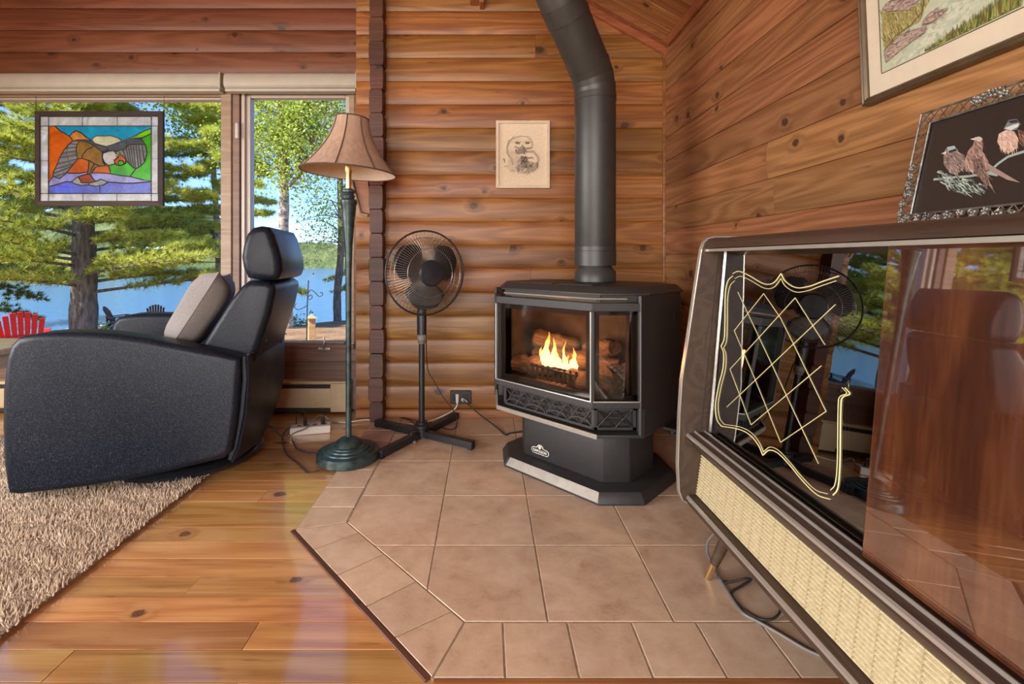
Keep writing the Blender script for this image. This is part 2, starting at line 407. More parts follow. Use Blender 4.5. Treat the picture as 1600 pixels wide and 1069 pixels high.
# ------------------------------------------------------------------ floor of planks
FL = -0.005
fl = MB().box(XL - 0.1, XR + 0.1, YR - 0.1, YW + 0.1, -0.12, -0.022).build('floor', M['subfloor'])
tag(fl, 'varnished knotty pine plank floor', None, None, 'structure')
row = 0; y = YR
PW = 0.0885
while y < YW - 0.01:
    x = XL + random.uniform(-0.6, 0.0)
    while x < XR:
        L = random.uniform(0.9, 2.3); x0, x1 = max(x, XL), min(x + L, XR)
        if XR - x1 < 0.25: x1 = XR; L = 99
        if x1 - x0 > 0.05:
            dz = random.uniform(-0.0006, 0.0006)
            w = PW - 0.0011
            p = MB()
            ln = x1 - x0 - 0.0014
            b = 0.0006
            ring0 = [(0, 0, -0.02), (0, 0, -b), (0, b, 0), (0, w - b, 0), (0, w, -b), (0, w, -0.02)]
            p.loft([ring0, [(ln, q[1], q[2]) for q in ring0]])
            p.build('plank', M['floor'], fl, loc=(x0, y, FL + dz))
        x += L
    y += PW; row += 1

# ------------------------------------------------------------------ tiled hearth
def clip(poly, inside):
    """clip a polygon by a convex one (both counter-clockwise lists of 2D points)"""
    out = poly
    for i in range(len(inside)):
        a, b = inside[i], inside[(i + 1) % len(inside)]
        def side(p): return (b[0] - a[0]) * (p[1] - a[1]) - (b[1] - a[1]) * (p[0] - a[0])
        src, out = out, []
        for j in range(len(src)):
            p, q = src[j], src[(j + 1) % len(src)]; sp, sq = side(p), side(q)
            if sp >= 0: out.append(p)
            if (sp >= 0) != (sq >= 0):
                t = sp / (sp - sq); out.append((p[0] + (q[0] - p[0]) * t, p[1] + (q[1] - p[1]) * t))
        if not out: return []
    return out
def shrink(poly, d):
    """move every edge of a convex counter-clockwise polygon inwards"""
    big = [(-50, -50), (50, -50), (50, 50), (-50, 50)]
    off = []
    for i in range(len(poly)):
        a, b = Vector(poly[i]), Vector(poly[(i + 1) % len(poly)]); e = (b - a)
        if e.length < 1e-6: continue
        e.normalize(); n = Vector((-e.y, e.x)); off.append((a + n * d, e))
    out = big
    for a, e in off:
        src, res = out, []
        def side(p): return e.x * (p[1] - a.y) - e.y * (p[0] - a.x)
        for j in range(len(src)):
            p, q = src[j], src[(j + 1) % len(src)]; sp, sq = side(p), side(q)
            if sp >= 0: res.append(p)
            if (sp >= 0) != (sq >= 0):
                t = sp / (sp - sq); res.append((p[0] + (q[0] - p[0]) * t, p[1] + (q[1] - p[1]) * t))
        out = res
        if not out: return []
    return out
hearth = empty('hearth', (0, 0, 0), 0, 'beige tiled hearth with a cut corner under the gas stove', None, None, 'structure')
outer = [(-0.672, YB), (-0.672, 1.664), (-0.123, 1.0748), (XR, 1.0748), (XR, YB)]
inner = [(-0.504, YB), (-0.504, 1.713), (-0.057, 1.2416), (XR, 1.2416), (XR, YB)]
MB().prism(outer, 'z', -0.02, -0.0016).build('grout_bed', M['grout'], hearth)
def tile(poly):
    area = sum(poly[i][0] * poly[(i + 1) % len(poly)][1] - poly[(i + 1) % len(poly)][0] * poly[i][1] for i in range(len(poly))) / 2
    if abs(area) < 0.0006: return
    if area < 0: poly = poly[::-1]
    p0 = shrink(poly, 0.0025); p1 = shrink(poly, 0.0036)
    if len(p0) < 3 or len(p1) != len(p0): p1 = p0
    if len(p0) < 3: return
    cx, cy = sum(p[0] for p in p0) / len(p0), sum(p[1] for p in p0) / len(p0)
    dz = random.uniform(-0.0004, 0.0004)
    def ring(ps, z): return [(p[0] - cx, p[1] - cy, z) for p in ps]
    MB().loft([ring(p0, -0.018), ring(p0, -0.0014), ring(p1, 0)]).build('tile', M['tile'], hearth, loc=(cx, cy, dz))
T = 0.3306
inner_ccw = inner   # counter-clockwise seen from above
for i in range(-3, 4):
    for j in range(0, 5):
        x0, y0 = 0.161 + i * T, 1.2416 + j * T
        c = clip([(x0, y0), (x0 + T, y0), (x0 + T, y0 + T), (x0, y0 + T)], inner_ccw)
        if len(c) >= 3: tile(c)
xs = [None] + [0.043 + 0.168 * k for k in range(0, 6)] + [XR]
tile([(-0.123, 1.0748), (0.043, 1.0748), (0.043, 1.2416), (-0.057, 1.2416)])
for k in range(1, len(xs) - 1):
    if xs[k] < XR - 0.03: tile([(xs[k], 1.0748), (min(xs[k + 1], XR), 1.0748), (min(xs[k + 1], XR), 1.2416), (xs[k], 1.2416)])
def lerp2(a, b, t): return (a[0] + (b[0] - a[0]) * t, a[1] + (b[1] - a[1]) * t)
si = [0, .134, .392, .665, .918, 1]; so = [0, .193, .405, .623, .803, 1]
for k in range(5):
    tile([lerp2(inner[1], inner[2], si[k]), lerp2(outer[1], outer[2], so[k]), lerp2(outer[1], outer[2], so[k + 1]), lerp2(inner[1], inner[2], si[k + 1])])
ys = [None, 1.816, 1.972] + [1.972 + 0.165 * k for k in range(1, 6)] + [YB]
tile([(-0.672, 1.664), (-0.504, 1.713), (-0.504, 1.816), (-0.672, 1.816)])
for k in range(1, len(ys) - 1): tile([(-0.672, ys[k]), (-0.504, ys[k]), (-0.504, ys[k + 1]), (-0.672, ys[k + 1])])
MB().box(-0.12, XR, 1.058, 1.0735, -0.02, 0.001).build('edge_strip', M['trimwood'], hearth, bevel=0.002)
MB().box(-0.0, 0.806, -0.008, 0.008, -0.02, 0.0005).build('edge_strip', M['log_end'], hearth, bevel=0.002, loc=(-0.681, 1.664, 0), rot=(0, 0, math.atan2(-0.59, 0.549)))

# ------------------------------------------------------------------ walls of rounded log boards
def log_profile(h, bulge=0.0085, thick=0.05, n=9):
    pr = []
    for k in range(n):
        s = -1 + 2 * k / (n - 1); s = math.copysign(abs(s) ** 0.75, s)
        pr.append((-bulge * (1 - abs(s) ** 3.4), (s * 0.5 + 0.5) * (h - 0.002)))
    return pr
def log_board(parent, name, mat, L, h, loc, rz=0, bulge=0.0085, L2=None):
    """board whose local X runs along its length, face towards local -Y; L2 lets the top edge be shorter"""
    pr = log_profile(h, bulge); m = MB()
    ring = [(0.04, 0.0)] + [(0.003, 0.0006)] + pr + [(0.003, h - 0.0006)] + [(0.04, h)]
    r0 = [(0, a, b) for a, b in ring]
    r1 = [((L if L2 is None else L + (L2 - L) * b / h), a, b) for a, b in ring]
    m.loft([r0, r1])
    return m.build(name, mat, parent, smooth=True, angle=50, loc=loc, rot=(0, 0, rz))
RH = 0.1403
wb = MB().prism([(-0.781, -0.03), (XR + 0.12, -0.03), (XR + 0.12, 2.2), (-0.781, ceil_z(-0.781) + 0.1)], 'y', YB + 0.042, YB + 0.15).build('wall_back', M['cedar_shaded'])
tag(wb, 'back wall of horizontal cedar log boards', None, None, 'structure')
k = -8
while True:
    z = 1.1777 + RH * k
    xe = XR + 0.02
    if z + RH > 2.235: xe = min(xe, XR - (z - 2.235) / 0.558 + 0.05)
    if z > 3.2 or xe < -0.7: break
    # boards run in one or two lengths
    cuts = [-0.781, xe]
    if random.random() < 0.25 and xe > 0.8: cuts = [-0.781, random.uniform(0.1, 0.8), xe]
    for a, b in zip(cuts[:-1], cuts[1:]):
        L2 = None
        if b == xe and z + RH > 2.235 and xe < XR: L2 = max(0.02, b - a - RH / 0.558)
        log_board(wb, 'log_board', M['cedar'], b - a - 0.001, RH, (a, YB, z), L2=L2)
    k += 1
bb = MB().prism([(YB - 0.018, 0.0), (YB - 0.018, 0.04), (YB - 0.008, 0.05), (YB + 0.02, 0.05), (YB + 0.02, 0.0)], 'x', -0.781, XR).build('baseboard_back', M['trimwood'], bevel=0.002)
tag(bb, None, None, None, 'structure')

# column of crossing log ends
st = MB().box(-0.672, -0.612, YB - 0.06, YB, 0.0, 3.1).build('wall_stub', M['log_end'])
tag(st, 'stub of crossing log ends between window and stove wall', None, None, 'structure')
z = 0.0; k = 0
while z < 3.05:
    h = RH * (1.0 if k else 0.85); w = 0.040 + random.uniform(-0.0025, 0.0035); cx = random.uniform(-0.002, 0.002); d = random.uniform(-0.004, 0.006)
    tp = w - random.uniform(0.004, 0.011); bt = w - random.uniform(0.003, 0.009)
    poly = [(cx - bt, 0.0), (cx + bt, 0.0), (cx + w, 0.014), (cx + w + 0.001, h * 0.5), (cx + w, h - 0.016), (cx + tp, h - 0.001), (cx - tp, h - 0.001), (cx - w, h - 0.016), (cx - w - 0.001, h * 0.5), (cx - w, 0.014)]
    MB().prism(poly, 'y', -0.09 + d, 0.0).build('log_end', M['log_end'], st, bevel=0.003, loc=(-0.642, YB, z))
    z += h; k += 1

# right wall
wr = MB().box(XR + 0.042, XR + 0.12, YR, YB + 0.04, -0.03, 2.3).build('wall_right', M['cedar_shaded'])
tag(wr, 'side wall of knotty cedar boards behind the cabinet', None, None, 'structure')
k = -9
while True:
    z = 1.2577 + RH * k
    if z > 2.25: break
    h = min(RH, 2.30 - z)
    cuts = [YB, YR]
    if k == 1: cuts = [YB, 1.135, YR]
    elif random.random() < 0.45: cuts = [YB, random.uniform(-1.5, 0.5), YR]
    elif random.random() < 0.3: cuts = [YB, random.uniform(1.4, 2.4), YR]
    for a, b in zip(cuts[:-1], cuts[1:]):
        log_board(wr, 'log_board', M['cedar_side'], a - b - 0.001, h, (XR, a, z), -math.pi / 2, bulge=0.009)
    k += 1

# window wall above and below the windows
WZ0, WZ1, WX0, WX1 = 0.385, 2.035, -3.55, -0.835
ww = MB()
ww.box(XL - 0.1, WX0, YW + 0.042, YW + 0.15, -0.03, 3.7).box(WX1, -0.781, YW + 0.0, YW + 0.15, -0.03, 3.5)
ww.box(WX0, WX1, YW + 0.042, YW + 0.15, -0.03, WZ0).box(WX0, WX1, YW + 0.042, YW + 0.15, WZ1, 3.7)
ww.box(-0.783, -0.76, YB + 0.0, YW + 0.1, -0.03, 3.3)
ww = ww.build('wall_window', M['cedar_shaded']); tag(ww, 'window wall of cedar boards coloured darker for backlight shade', None, None, 'structure')
k = 0
while True:
    z = 2.120 + 0.139 * k
    if z > 3.6: break
    if k >= 0:
        xa, xb = XL, -0.786
        lo = RIDGE - (ceil_z(RIDGE) - z) / 0.558
        xa = max(xa, lo)
        if z < ceil_z(-0.786): log_board(ww, 'log_board', M['cedar_shaded'], xb - xa, 0.139, (xa, YW, z), bulge=0.012)
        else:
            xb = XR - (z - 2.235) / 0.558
            if xb - xa > 0.1: log_board(ww, 'log_board', M['cedar_shaded'], xb - xa, 0.139, (xa, YW, z), bulge=0.012)
    k += 1
MB().box(XL, -0.783, YW - 0.008, YW + 0.04, 2.09, 2.119).build('head_board', M['cedar_shaded'], ww, bevel=0.004)
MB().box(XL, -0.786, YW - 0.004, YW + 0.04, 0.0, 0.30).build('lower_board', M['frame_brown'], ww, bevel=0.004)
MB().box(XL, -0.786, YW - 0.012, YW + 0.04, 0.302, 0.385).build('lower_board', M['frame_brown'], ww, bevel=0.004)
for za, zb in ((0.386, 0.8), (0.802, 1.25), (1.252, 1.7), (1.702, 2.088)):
    MB().box(WX1, -0.786, YW - 0.006, YW + 0.03, za, zb).build('jamb_board', M['cedar_shaded'], ww, bevel=0.003)

# left and rear walls, with the openings that light the room
wl = MB().box(XL - 0.12, XL, YR, -0.9, -0.03, 2.3).box(XL - 0.12, XL, 1.5, YW, -0.03, 2.3).box(XL - 0.12, XL, -0.9, 1.5, -0.03, 0.4).box(XL - 0.12, XL, -0.9, 1.5, 2.0, 2.3)
tag(wl.build('wall_left', M['cedar_side']), None, None, None, 'structure')
wq = MB().box(XL, -2.9, YR - 0.12, YR, -0.03, 2.3).box(0.5, XR + 0.1, YR - 0.12, YR, -0.03, 2.3).box(-2.9, 0.5, YR - 0.12, YR, -0.03, 0.3).box(-2.9, 0.5, YR - 0.12, YR, 2.2, 2.3)
wq.prism([(XL, 2.3), (XR + 0.1, 2.3), (RIDGE, ceil_z(RIDGE) + 0.05)], 'y', YR - 0.12, YR)
tag(wq.build('wall_rear', M['cedar_side']), None, None, None, 'structure')

# ceiling: sloped boards
zr = ceil_z(RIDGE)
ce = MB().prism([(XR + 0.5, 2.235 - 0.279 + 0.02), (RIDGE, zr + 0.02), (XL - 0.5, ceil_z(XL - 0.5) + 0.02), (XL - 0.5, ceil_z(XL - 0.5) + 0.16), (RIDGE, zr + 0.16), (XR + 0.5, 2.235 - 0.279 + 0.16)], 'y', YR - 0.15, YW + 0.3)
ce = ce.build('ceiling', M['ceil']); tag(ce, 'sloping cedar board ceiling', None, None, 'structure')
sl = math.hypot(XR - RIDGE, zr - 2.235); ang = math.atan2(zr - 2.235, RIDGE - XR)
cb = 0.142; y = YB - cb
while y > YR:
    m = MB(); b = 0.004; w = cb - 0.002
    ring = [(0, 0, 0.0), (0, w, 0.0), (0, w, 0.016), (0, w - b, 0.02), (0, b, 0.02), (0, 0, 0.016)]
    m.loft([ring, [(sl, q[1], q[2]) for q in ring]])
    o = m.build('ceiling_board', M['ceil'], ce, loc=(XR, y, 2.235 + 0.024))
    # local X up the slope, local Z pointing down into the room
    ex = Vector((RIDGE - XR, 0, zr - 2.235)).normalized(); ey = Vector((0, 1, 0)); ez = ex.cross(ey)
    o.matrix_basis = Matrix.Translation(o.location) @ Matrix((ex, ey, ez)).transposed().to_4x4()
    y -= cb
def slope_trim(name, y0, y1, d0, d1):
    ps = [(XR, 2.235 - d0), (RIDGE, zr - d0), (RIDGE, zr - d1), (XR, 2.235 - d1)]
    return tag(MB().prism(ps, 'y', y0, y1).build(name, M['trimwood'], bevel=0.004), None, None, None, 'structure')
slope_trim('trim_1', YB - 0.035, YB + 0.03, 0.075, -0.02)
slope_trim('trim_2', YB - 0.085, YB - 0.035, 0.032, -0.02)
tm = MB().prism([(2.235 + 0.02, 0), (2.235 + 0.02, 0)], 'x', 0, 1) if False else None
t3 = MB().box(XR - 0.03, XR, YR, YB - 0.085, 2.19, 2.25).build('trim_3', M['trimwood'], bevel=0.006); tag(t3, None, None, None, 'structure')
t4 = MB().box(-0.098, -0.035, YB - 0.075, YB, 2.468, 2.9).box(-0.04, -0.012, YB - 0.09, YB, 2.448, 2.88).build('trim_4', M['trimwood'], bevel=0.004); tag(t4, None, None, None, 'structure')
t5 = MB().box(XR - 0.022, XR, YB - 0.022, YB, 0.05, 2.2).build('trim_5', M['cedar'], bevel=0.006); tag(t5, None, None, None, 'structure')

# ------------------------------------------------------------------ windows
def window(name, x0, x1, label, mat_in):
    o = empty(name, (0, 0, 0), 0, label, None, None, 'structure')
    return o
GY = YW + 0.045
XP0, XP1 = (352 - VX) * GY / F, (393 - VX) * GY / F      # mullion
XG = (541 - VX) * GY / F
ZG0, ZG1 = H - (533 - VY) * GY / F, H + (VY - 154) * GY / F
w1 = empty('window_1', (0, 0, 0), 0, 'wide fixed window over the lake behind the recliner', None, None, 'structure')
w2 = empty('window_2', (0, 0, 0), 0, 'narrow casement window behind the floor lamp', None, None, 'structure')
def frame(parent, name, mat, x0, x1, z0, z1, y0, y1, bev=0.004): return MB().box(x0, x1, y0, y1, z0, z1).build(name, mat, parent, bevel=bev)
# left window
frame(w1, 'frame_head', M['frame_tan'], WX0, XP0, ZG1, ZG1 + 0.03, YW + 0.01, YW + 0.09)
frame(w1, 'frame_head', M['white_vinyl'], WX0, XP0, ZG1 - 0.012, ZG1 + 0.0, YW + 0.03, YW + 0.09)
frame(w1, 'frame_head', M['frame_tan'], WX0, XP0, ZG1 + 0.03, WZ1, YW + 0.0, YW + 0.09)
frame(w1, 'frame_sill', M['frame_brown'], WX0, XP0, WZ0, ZG0, YW - 0.015, YW + 0.09)
frame(w1, 'frame_jamb', M['frame_tan'], WX0, WX0 + 0.06, ZG0, ZG1, YW + 0.0, YW + 0.09)
frame(w1, 'pane', M['pane'], WX0 + 0.06, XP0, ZG0, ZG1 - 0.012, GY + 0.004, GY + 0.008, 0)
# mullion: tan jamb, brown strip, pale sash
d = XP1 - XP0
frame(w1, 'frame_jamb', M['frame_tan'], XP0, XP0 + d * 0.40, WZ0, WZ1, YW - 0.01, YW + 0.09)
frame(w2, 'frame_jamb', M['frame_brown'], XP0 + d * 0.40, XP0 + d * 0.68, WZ0, WZ1, YW + 0.0, YW + 0.09)
frame(w2, 'sash', M['white_vinyl'], XP0 + d * 0.70, XP0 + d * 0.84, ZG0, ZG1 + 0.02, YW + 0.012, YW + 0.09)
frame(w2, 'sash', M['white_vinyl'], XP0 + d * 0.84, XP1, ZG0, ZG1 + 0.02, YW + 0.03, YW + 0.085)
frame(w2, 'sash', M['white_vinyl'], XP1, XG, ZG1, ZG1 + 0.02, YW + 0.03, YW + 0.085)
frame(w2, 'frame_head', M['frame_tan'], XP0 + d * .7, WX1, ZG1 + 0.02, WZ1, YW + 0.0, YW + 0.09)
frame(w2, 'sash', M['white_vinyl'], XG, XG + 0.03, ZG0, ZG1 + 0.02, YW + 0.03, YW + 0.085)
frame(w2, 'frame_jamb', M['frame_tan'], XG + 0.03, WX1, WZ0, ZG1 + 0.02, YW + 0.0, YW + 0.09)
frame(w2, 'frame_sill', M['frame_brown'], XP0 + d * .68, WX1, WZ0, ZG0 - 0.012, YW - 0.015, YW + 0.09)
frame(w2, 'sash', M['frame_tan'], XP1, XG, ZG0 - 0.012, ZG0, YW + 0.005, YW + 0.085)
frame(w2, 'pane', M['pane'], XP1, XG, ZG0, ZG1, GY + 0.004, GY + 0.008, 0)
# crank handle on the sill, latch on the mullion
hc = W(507, 545, YW - 0.02)
hm = MB(); hm.box(-0.04, 0.04, -0.012, 0.012, -0.012, 0.010)
ho = hm.build('crank_base', M['nickel'], w2, bevel=0.005, loc=hc)
MB().tube([(0.0, -0.008, 0.0), (0.0, -0.02, 0.02), (0.005, -0.02, 0.05), (0.0, -0.01, 0.075)], [0.007, 0.006, 0.005, 0.006], 8).build('crank_handle', M['nickel'], w2, smooth=True, loc=hc)
lz = W(372, 205, YW)
MB().box(-0.012, 0.012, -0.02, 0.0, -0.05, 0.05).build('latch', M['white_vinyl'], w2, bevel=0.006, loc=(lz.x, YW + 0.0, lz.z))
# rolled-up blinds
def blind(x0, x1, label):
    o = empty('roller_blind', ((x0 + x1) / 2, YW - 0.03, 2.05), 0, label, 'blind', 'rolled up window blinds')
    hw = (x1 - x0) / 2
    prof = [(-0.045, -0.045), (-0.06, -0.03), (-0.062, 0.0), (-0.055, 0.035), (-0.04, 0.05), (0.028, 0.05), (0.028, -0.045)]
    MB().prism(prof, 'x', -hw, hw).build('cassette', M['blind'], o, bevel=0.004)
    MB().prism([(-0.05, -0.066), (-0.053, -0.05), (-0.04, -0.0455), (0.0, -0.0455), (0.0, -0.066)], 'x', -hw + 0.006, hw - 0.006).build('bottom_bar', M['blind'], o, bevel=0.003)
    MB().box(hw - 0.004, hw + 0.004, -0.064, 0.028, -0.05, 0.052).build('end_cap', M['blind'], o, bevel=0.003)
    return o
blind(-3.52, (349 - VX) * 2.95 / F, 'long cream roller blind above the stained glass eagle')
blind((354 - VX) * 2.95 / F, -0.80, 'short cream roller blind above the narrow casement window')

# baseboard heater
hx0, hx1 = -3.2, -0.845
ht = empty('baseboard_heater', ((hx0 + hx1) / 2, YW - 0.05, FL), 0, 'cream electric baseboard heater below the windows', 'heater')
hw = (hx1 - hx0) / 2
MB().box(-hw, hw, -0.025, 0.045, 0.012, 0.20).build('body', M['heater'], ht, bevel=0.006)
MB().prism([(-0.036, 0.165), (-0.03, 0.04), (-0.022, 0.035), (-0.022, 0.175)], 'x', -hw, hw).build('front_cover', M['heater'], ht, bevel=0.003)
MB().box(-hw + 0.05, hw - 0.115, -0.0375, -0.02, 0.160, 0.183).build('upper_slot', M['dark_slot'], ht)
MB().box(-hw + 0.05, hw - 0.115, -0.0375, -0.02, 0.018, 0.036).build('lower_slot', M['dark_slot'], ht)
MB().box(hw - 0.113, hw - 0.002, -0.039, -0.02, 0.015, 0.19).build('end_box', M['heater'], ht, bevel=0.003)
# ------------------------------------------------------------------ gas stove, set across the corner
stove = empty('gas_stove', (0.256, 2.0, 0.0), -math.pi / 4, 'black cast gas stove with flames behind glass on a pedestal', 'stove')
def octo(front, hw, c, side, back=0.13, d=0.0):
    """outline of the stove at one level: front edge v=front, half width hw, front corner cut c, sides back to v=side, back corners cut"""
    f, h = front + d, hw - d * 0.42
    o = hw + c - d
    return [(-h, f), (h, f), (o, front + c + d * 0.42), (o, side - d * 0.42), (o - back, side + back - d), (-o + back, side + back - d), (-o, side - d * 0.42), (-o, front + c + d * 0.42)]
def ring3(poly, z): return [(x, y, z) for x, y in poly]
base = octo(0, 0.248, 0.127, 0.43)
MB().loft([ring3(base, 0.0), ring3(base, 0.008), ring3(octo(0, 0.248, 0.127, 0.43, d=0.022), 0.043)]).build('base_plate', M['black_metal'], stove, bevel=0.002)
# the front bevel of the base looks lit: that light is put into a paler strip
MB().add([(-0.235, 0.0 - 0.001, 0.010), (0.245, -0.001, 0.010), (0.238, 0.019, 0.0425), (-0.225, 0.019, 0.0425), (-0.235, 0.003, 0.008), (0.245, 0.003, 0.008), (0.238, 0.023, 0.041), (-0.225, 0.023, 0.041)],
         [(0, 1, 2, 3), (7, 6, 5, 4), (0, 4, 5, 1), (1, 5, 6, 2), (2, 6, 7, 3), (3, 7, 4, 0)]).build('base_lit_bevel', M['stove_light'], stove)
ped = octo(0.094, 0.207, 0.08, 0.38, 0.06)
MB().prism(ped, 'z', 0.042, 0.27).build('pedestal', M['black_metal'], stove, bevel=0.006)
led = octo(-0.03, 0.26, 0.125, 0.40)
MB().prism(led, 'z', 0.270, 0.283).build('ash_lip', M['black_metal'], stove, bevel=0.002)
MB().box(-0.262, 0.262, -0.036, -0.028, 0.267, 0.286).build('ledge_face', M['stove_light'], stove, bevel=0.002)
MB().add([(-0.262, -0.036, 0.267), (-0.262, -0.036, 0.286), (-0.33, 0.03, 0.33), (-0.33, 0.03, 0.29), (-0.257, -0.030, 0.267), (-0.257, -0.030, 0.286), (-0.325, 0.036, 0.33), (-0.325, 0.036, 0.29)],
         [(0, 1, 2, 3), (7, 6, 5, 4), (0, 4, 5, 1), (1, 5, 6, 2), (2, 6, 7, 3), (3, 7, 4, 0)]).build('ledge_corner', M['stove_light'], stove)
# shell
def wall_run(m, pts, t, z0, z1):
    for a, b in zip(pts[:-1], pts[1:]):
        a, b = Vector((*a, 0)), Vector((*b, 0)); e = (b - a).normalized(); n = Vector((-e.y, e.x, 0)) * t
        m.prism([(a.x, a.y), (b.x, b.y), (b.x + n.x, b.y + n.y), (a.x + n.x, a.y + n.y)], 'z', z0, z1)
sh = MB(); wall_run(sh, [(0.385, 0.078), (0.385, 0.4315), (0.25, 0.56), (-0.25, 0.56), (-0.385, 0.4315), (-0.385, 0.078)], 0.014, 0.284, 0.812)
sh.build('shell', M['black_metal'], stove, bevel=0.002)
MB().prism(octo(0.0, 0.236, 0.13, 0.42), 'z', 0.376, 0.404).build('firebox_floor', M['black_metal'], stove)
MB().prism(octo(0.004, 0.236, 0.13, 0.42), 'z', 0.784, 0.800).build('firebox_roof', M['black_metal'], stove)
g = G('refractory_brick'); n = g.noise(g.coord(), 14, 4)
g.set(color=g.ramp(n, [(0.3, (0.07, 0.058, 0.05)), (0.7, (0.15, 0.12, 0.10))]), rough=0.9); g.bump(n, 0.5, 0.01); M['brick'] = g.m
MB().box(-0.30, 0.30, 0.335, 0.35, 0.40, 0.79).build('firebox_back', M['brick'], stove)
for s in (-1, 1):
    m = MB(); wall_run(m, [(0.31 * s, 0.12), (0.31 * s, 0.335)], 0.012 * s, 0.40, 0.79); m.build('firebox_side', M['brick'], stove)
# door frames: front and two angled
def door(p, q, parent, gl, with_trim):
    """p, q: ends of one face in plan; frame of four bars with a pane"""
    p, q = Vector((*p, 0)), Vector((*q, 0)); e = (q - p); L = e.length; e.normalize(); n = Vector((e.y, -e.x, 0))
    Mx = Matrix((e, -n, Vector((0, 0, 1)))).transposed().to_4x4(); Mx.translation = p
    z0, z1 = 0.385, 0.784; a = 0.020
    def bar(name, x0, x1, za, zb, mat=M['black_metal'], y0=0.0, y1=0.024, bev=0.002):
        return MB().box(x0, x1, y0, y1, za, zb, Mx).build(name, mat, parent, bevel=bev)
    bar('door_bar', 0, L, z1 - 0.032, z1); bar('door_bar', 0, L, z0, z0 + 0.026)
    bar('door_bar', 0, a * 0.55, z0 + .026, z1 - .032); bar('door_bar', L - a * 0.55, L, z0 + .026, z1 - .032)
    pane = bar('glass_pane', a * 0.55, L - a * 0.55, z0 + 0.026, z1 - 0.032, gl, 0.012, 0.016, 0)
    bd = MB()   # dark printed border inside the pane
    iw = 0.026 if L > 0.3 else 0.02
    za, zb = z0 + 0.026, z1 - 0.032
    for x0, x1, c, d in ((0.012, iw + 0.012, za, zb), (L - iw - 0.012, L - 0.012, za, zb), (0.012, L - 0.012, za, za + iw), (0.012, L - 0.012, zb - iw * 0.8, zb)): bd.box(x0, x1, 0.018, 0.020, c, d, Mx)
    bd.build('glass_gasket', M['black_metal'], parent)
    t = MB().box(0.004, L - 0.004, -0.0022, 0.0, z0 + 0.024, z0 + 0.028, Mx).box(L - 0.0065, L - 0.003, -0.0022, 0.0, z0 + 0.024, z1 - 0.034, Mx)
    t.build('bright_trim', M['bright'], parent)
door((-0.25, -0.05), (0.25, -0.05), stove, M['stove_glass'], True)
door((0.25, -0.05), (0.383, 0.083), stove, M['stove_glass'], True)
door((-0.383, 0.083), (-0.25, -0.05), stove, M['stove_glass'], True)
# grille under the door: arcs and crossing bars
def grille(p, q, parent):
    p, q = Vector((*p, 0)), Vector((*q, 0)); e = (q - p); L = e.length; e.normalize(); n = Vector((e.y, -e.x, 0))
    z0, z1 = 0.292, 0.378; zc = (z0 + z1) / 2; hh = (z1 - z0) / 2 - 0.006
    m = MB()
    def T(x, z, d=0.0): return p + e * x + Vector((0, 0, z)) - n * d
    Mx = Matrix((e, -n, Vector((0, 0, 1)))).transposed().to_4x4(); Mx.translation = p
    for x0, x1, za, zb in ((0, L, z0, z0 + 0.010), (0, L, z1 - 0.010, z1), (0, 0.012, z0, z1), (L - 0.012, L, z0, z1)): m.box(x0, x1, 0, 0.008, za, zb, Mx)
    cells = max(1, round((L - 0.02) / 0.105)); cw = (L - 0.02) / cells
    for k in range(cells):
        x0 = 0.01 + k * cw; c = x0 + cw / 2
        for pts in ([(x0, -hh), (x0 + cw * .5, hh)], [(x0, hh), (x0 + cw * .5, -hh)], [(x0 + cw * .5, -hh), (x0 + cw, hh)], [(x0 + cw * .5, hh), (x0 + cw, -hh)]):
            m.tube([T(a, zc + b, 0.004) for a, b in pts], 0.0032, 4)
        for sgn in (-1, 1):
            m.tube([T(c + cw * 0.48 * math.cos(t), zc + sgn * (hh - 0.75 * hh * math.sin(t)), 0.003) for t in [math.pi * i / 10 for i in range(11)]], 0.0034, 4)
    m.build('lower_grille', M['black_metal'], parent)
    MB().box(0.005, L - 0.005, 0.028, 0.032, z0, z1, Mx).build('grille_backing', M['dark_slot'], parent)
grille((-0.236, -0.012), (0.236, -0.012), stove); grille((0.236, -0.012), (0.35, 0.102), stove); grille((-0.35, 0.102), (-0.236, -0.012), stove)
for pq in ([(0.352, 0.104), (0.386, 0.082)], [(-0.386, 0.082), (-0.352, 0.104)]):
    m = MB(); wall_run(m, pq, 0.01, 0.284, 0.385); m.build('corner_post', M['black_metal'], stove)
MB().box(-0.236, 0.236, 0.10, 0.11, 0.284, 0.39).build('grille_backing', M['dark_slot'], stove)
# top
top = octo(0.0, 0.262, 0.13, 0.44); top2 = octo(0.0, 0.262, 0.13, 0.44, d=0.028)
MB().loft([ring3(top, 0.811), ring3(top, 0.817), ring3(top2, 0.842)]).build('top_plate', M['black_metal'], stove, bevel=0.0015)
for k in range(2): MB().prism([(-0.20 + k * .2, 0.06), (-0.02 + k * .2, 0.06), (-0.03 + k * .2, 0.13), (-0.19 + k * .2, 0.13)], 'z', 0.842, 0.845).build('warming_plate', M['stove_light'] if False else M['black_metal'], stove, bevel=0.001)
MB().tube([(-0.235, -0.012, 0.797), (0.24, -0.012, 0.797), (0.33, 0.07, 0.797)], 0.0035, 8).build('top_rod', M['stove_light'], stove, smooth=True)
m = MB(); wall_run(m, [(-0.25, 0.012), (0.25, 0.012), (0.36, 0.12)], -0.004, 0.784, 0.812); m.build('louvre_gap', M['dark_slot'], stove)
for k in range(3):
    MB().box(0.386, 0.3885, 0.36 + 0.0, 0.385, 0.735 - k * 0.016, 0.741 - k * 0.016).build('side_vent', M['dark_slot'], stove)
MB().lathe([(0.0, 0), (0.018, 0), (0.018, 0.02), (0.0, 0.02)], 12).build('valve_knob', M['black_plastic'], stove, loc=(0.395, 0.33, 0.235))
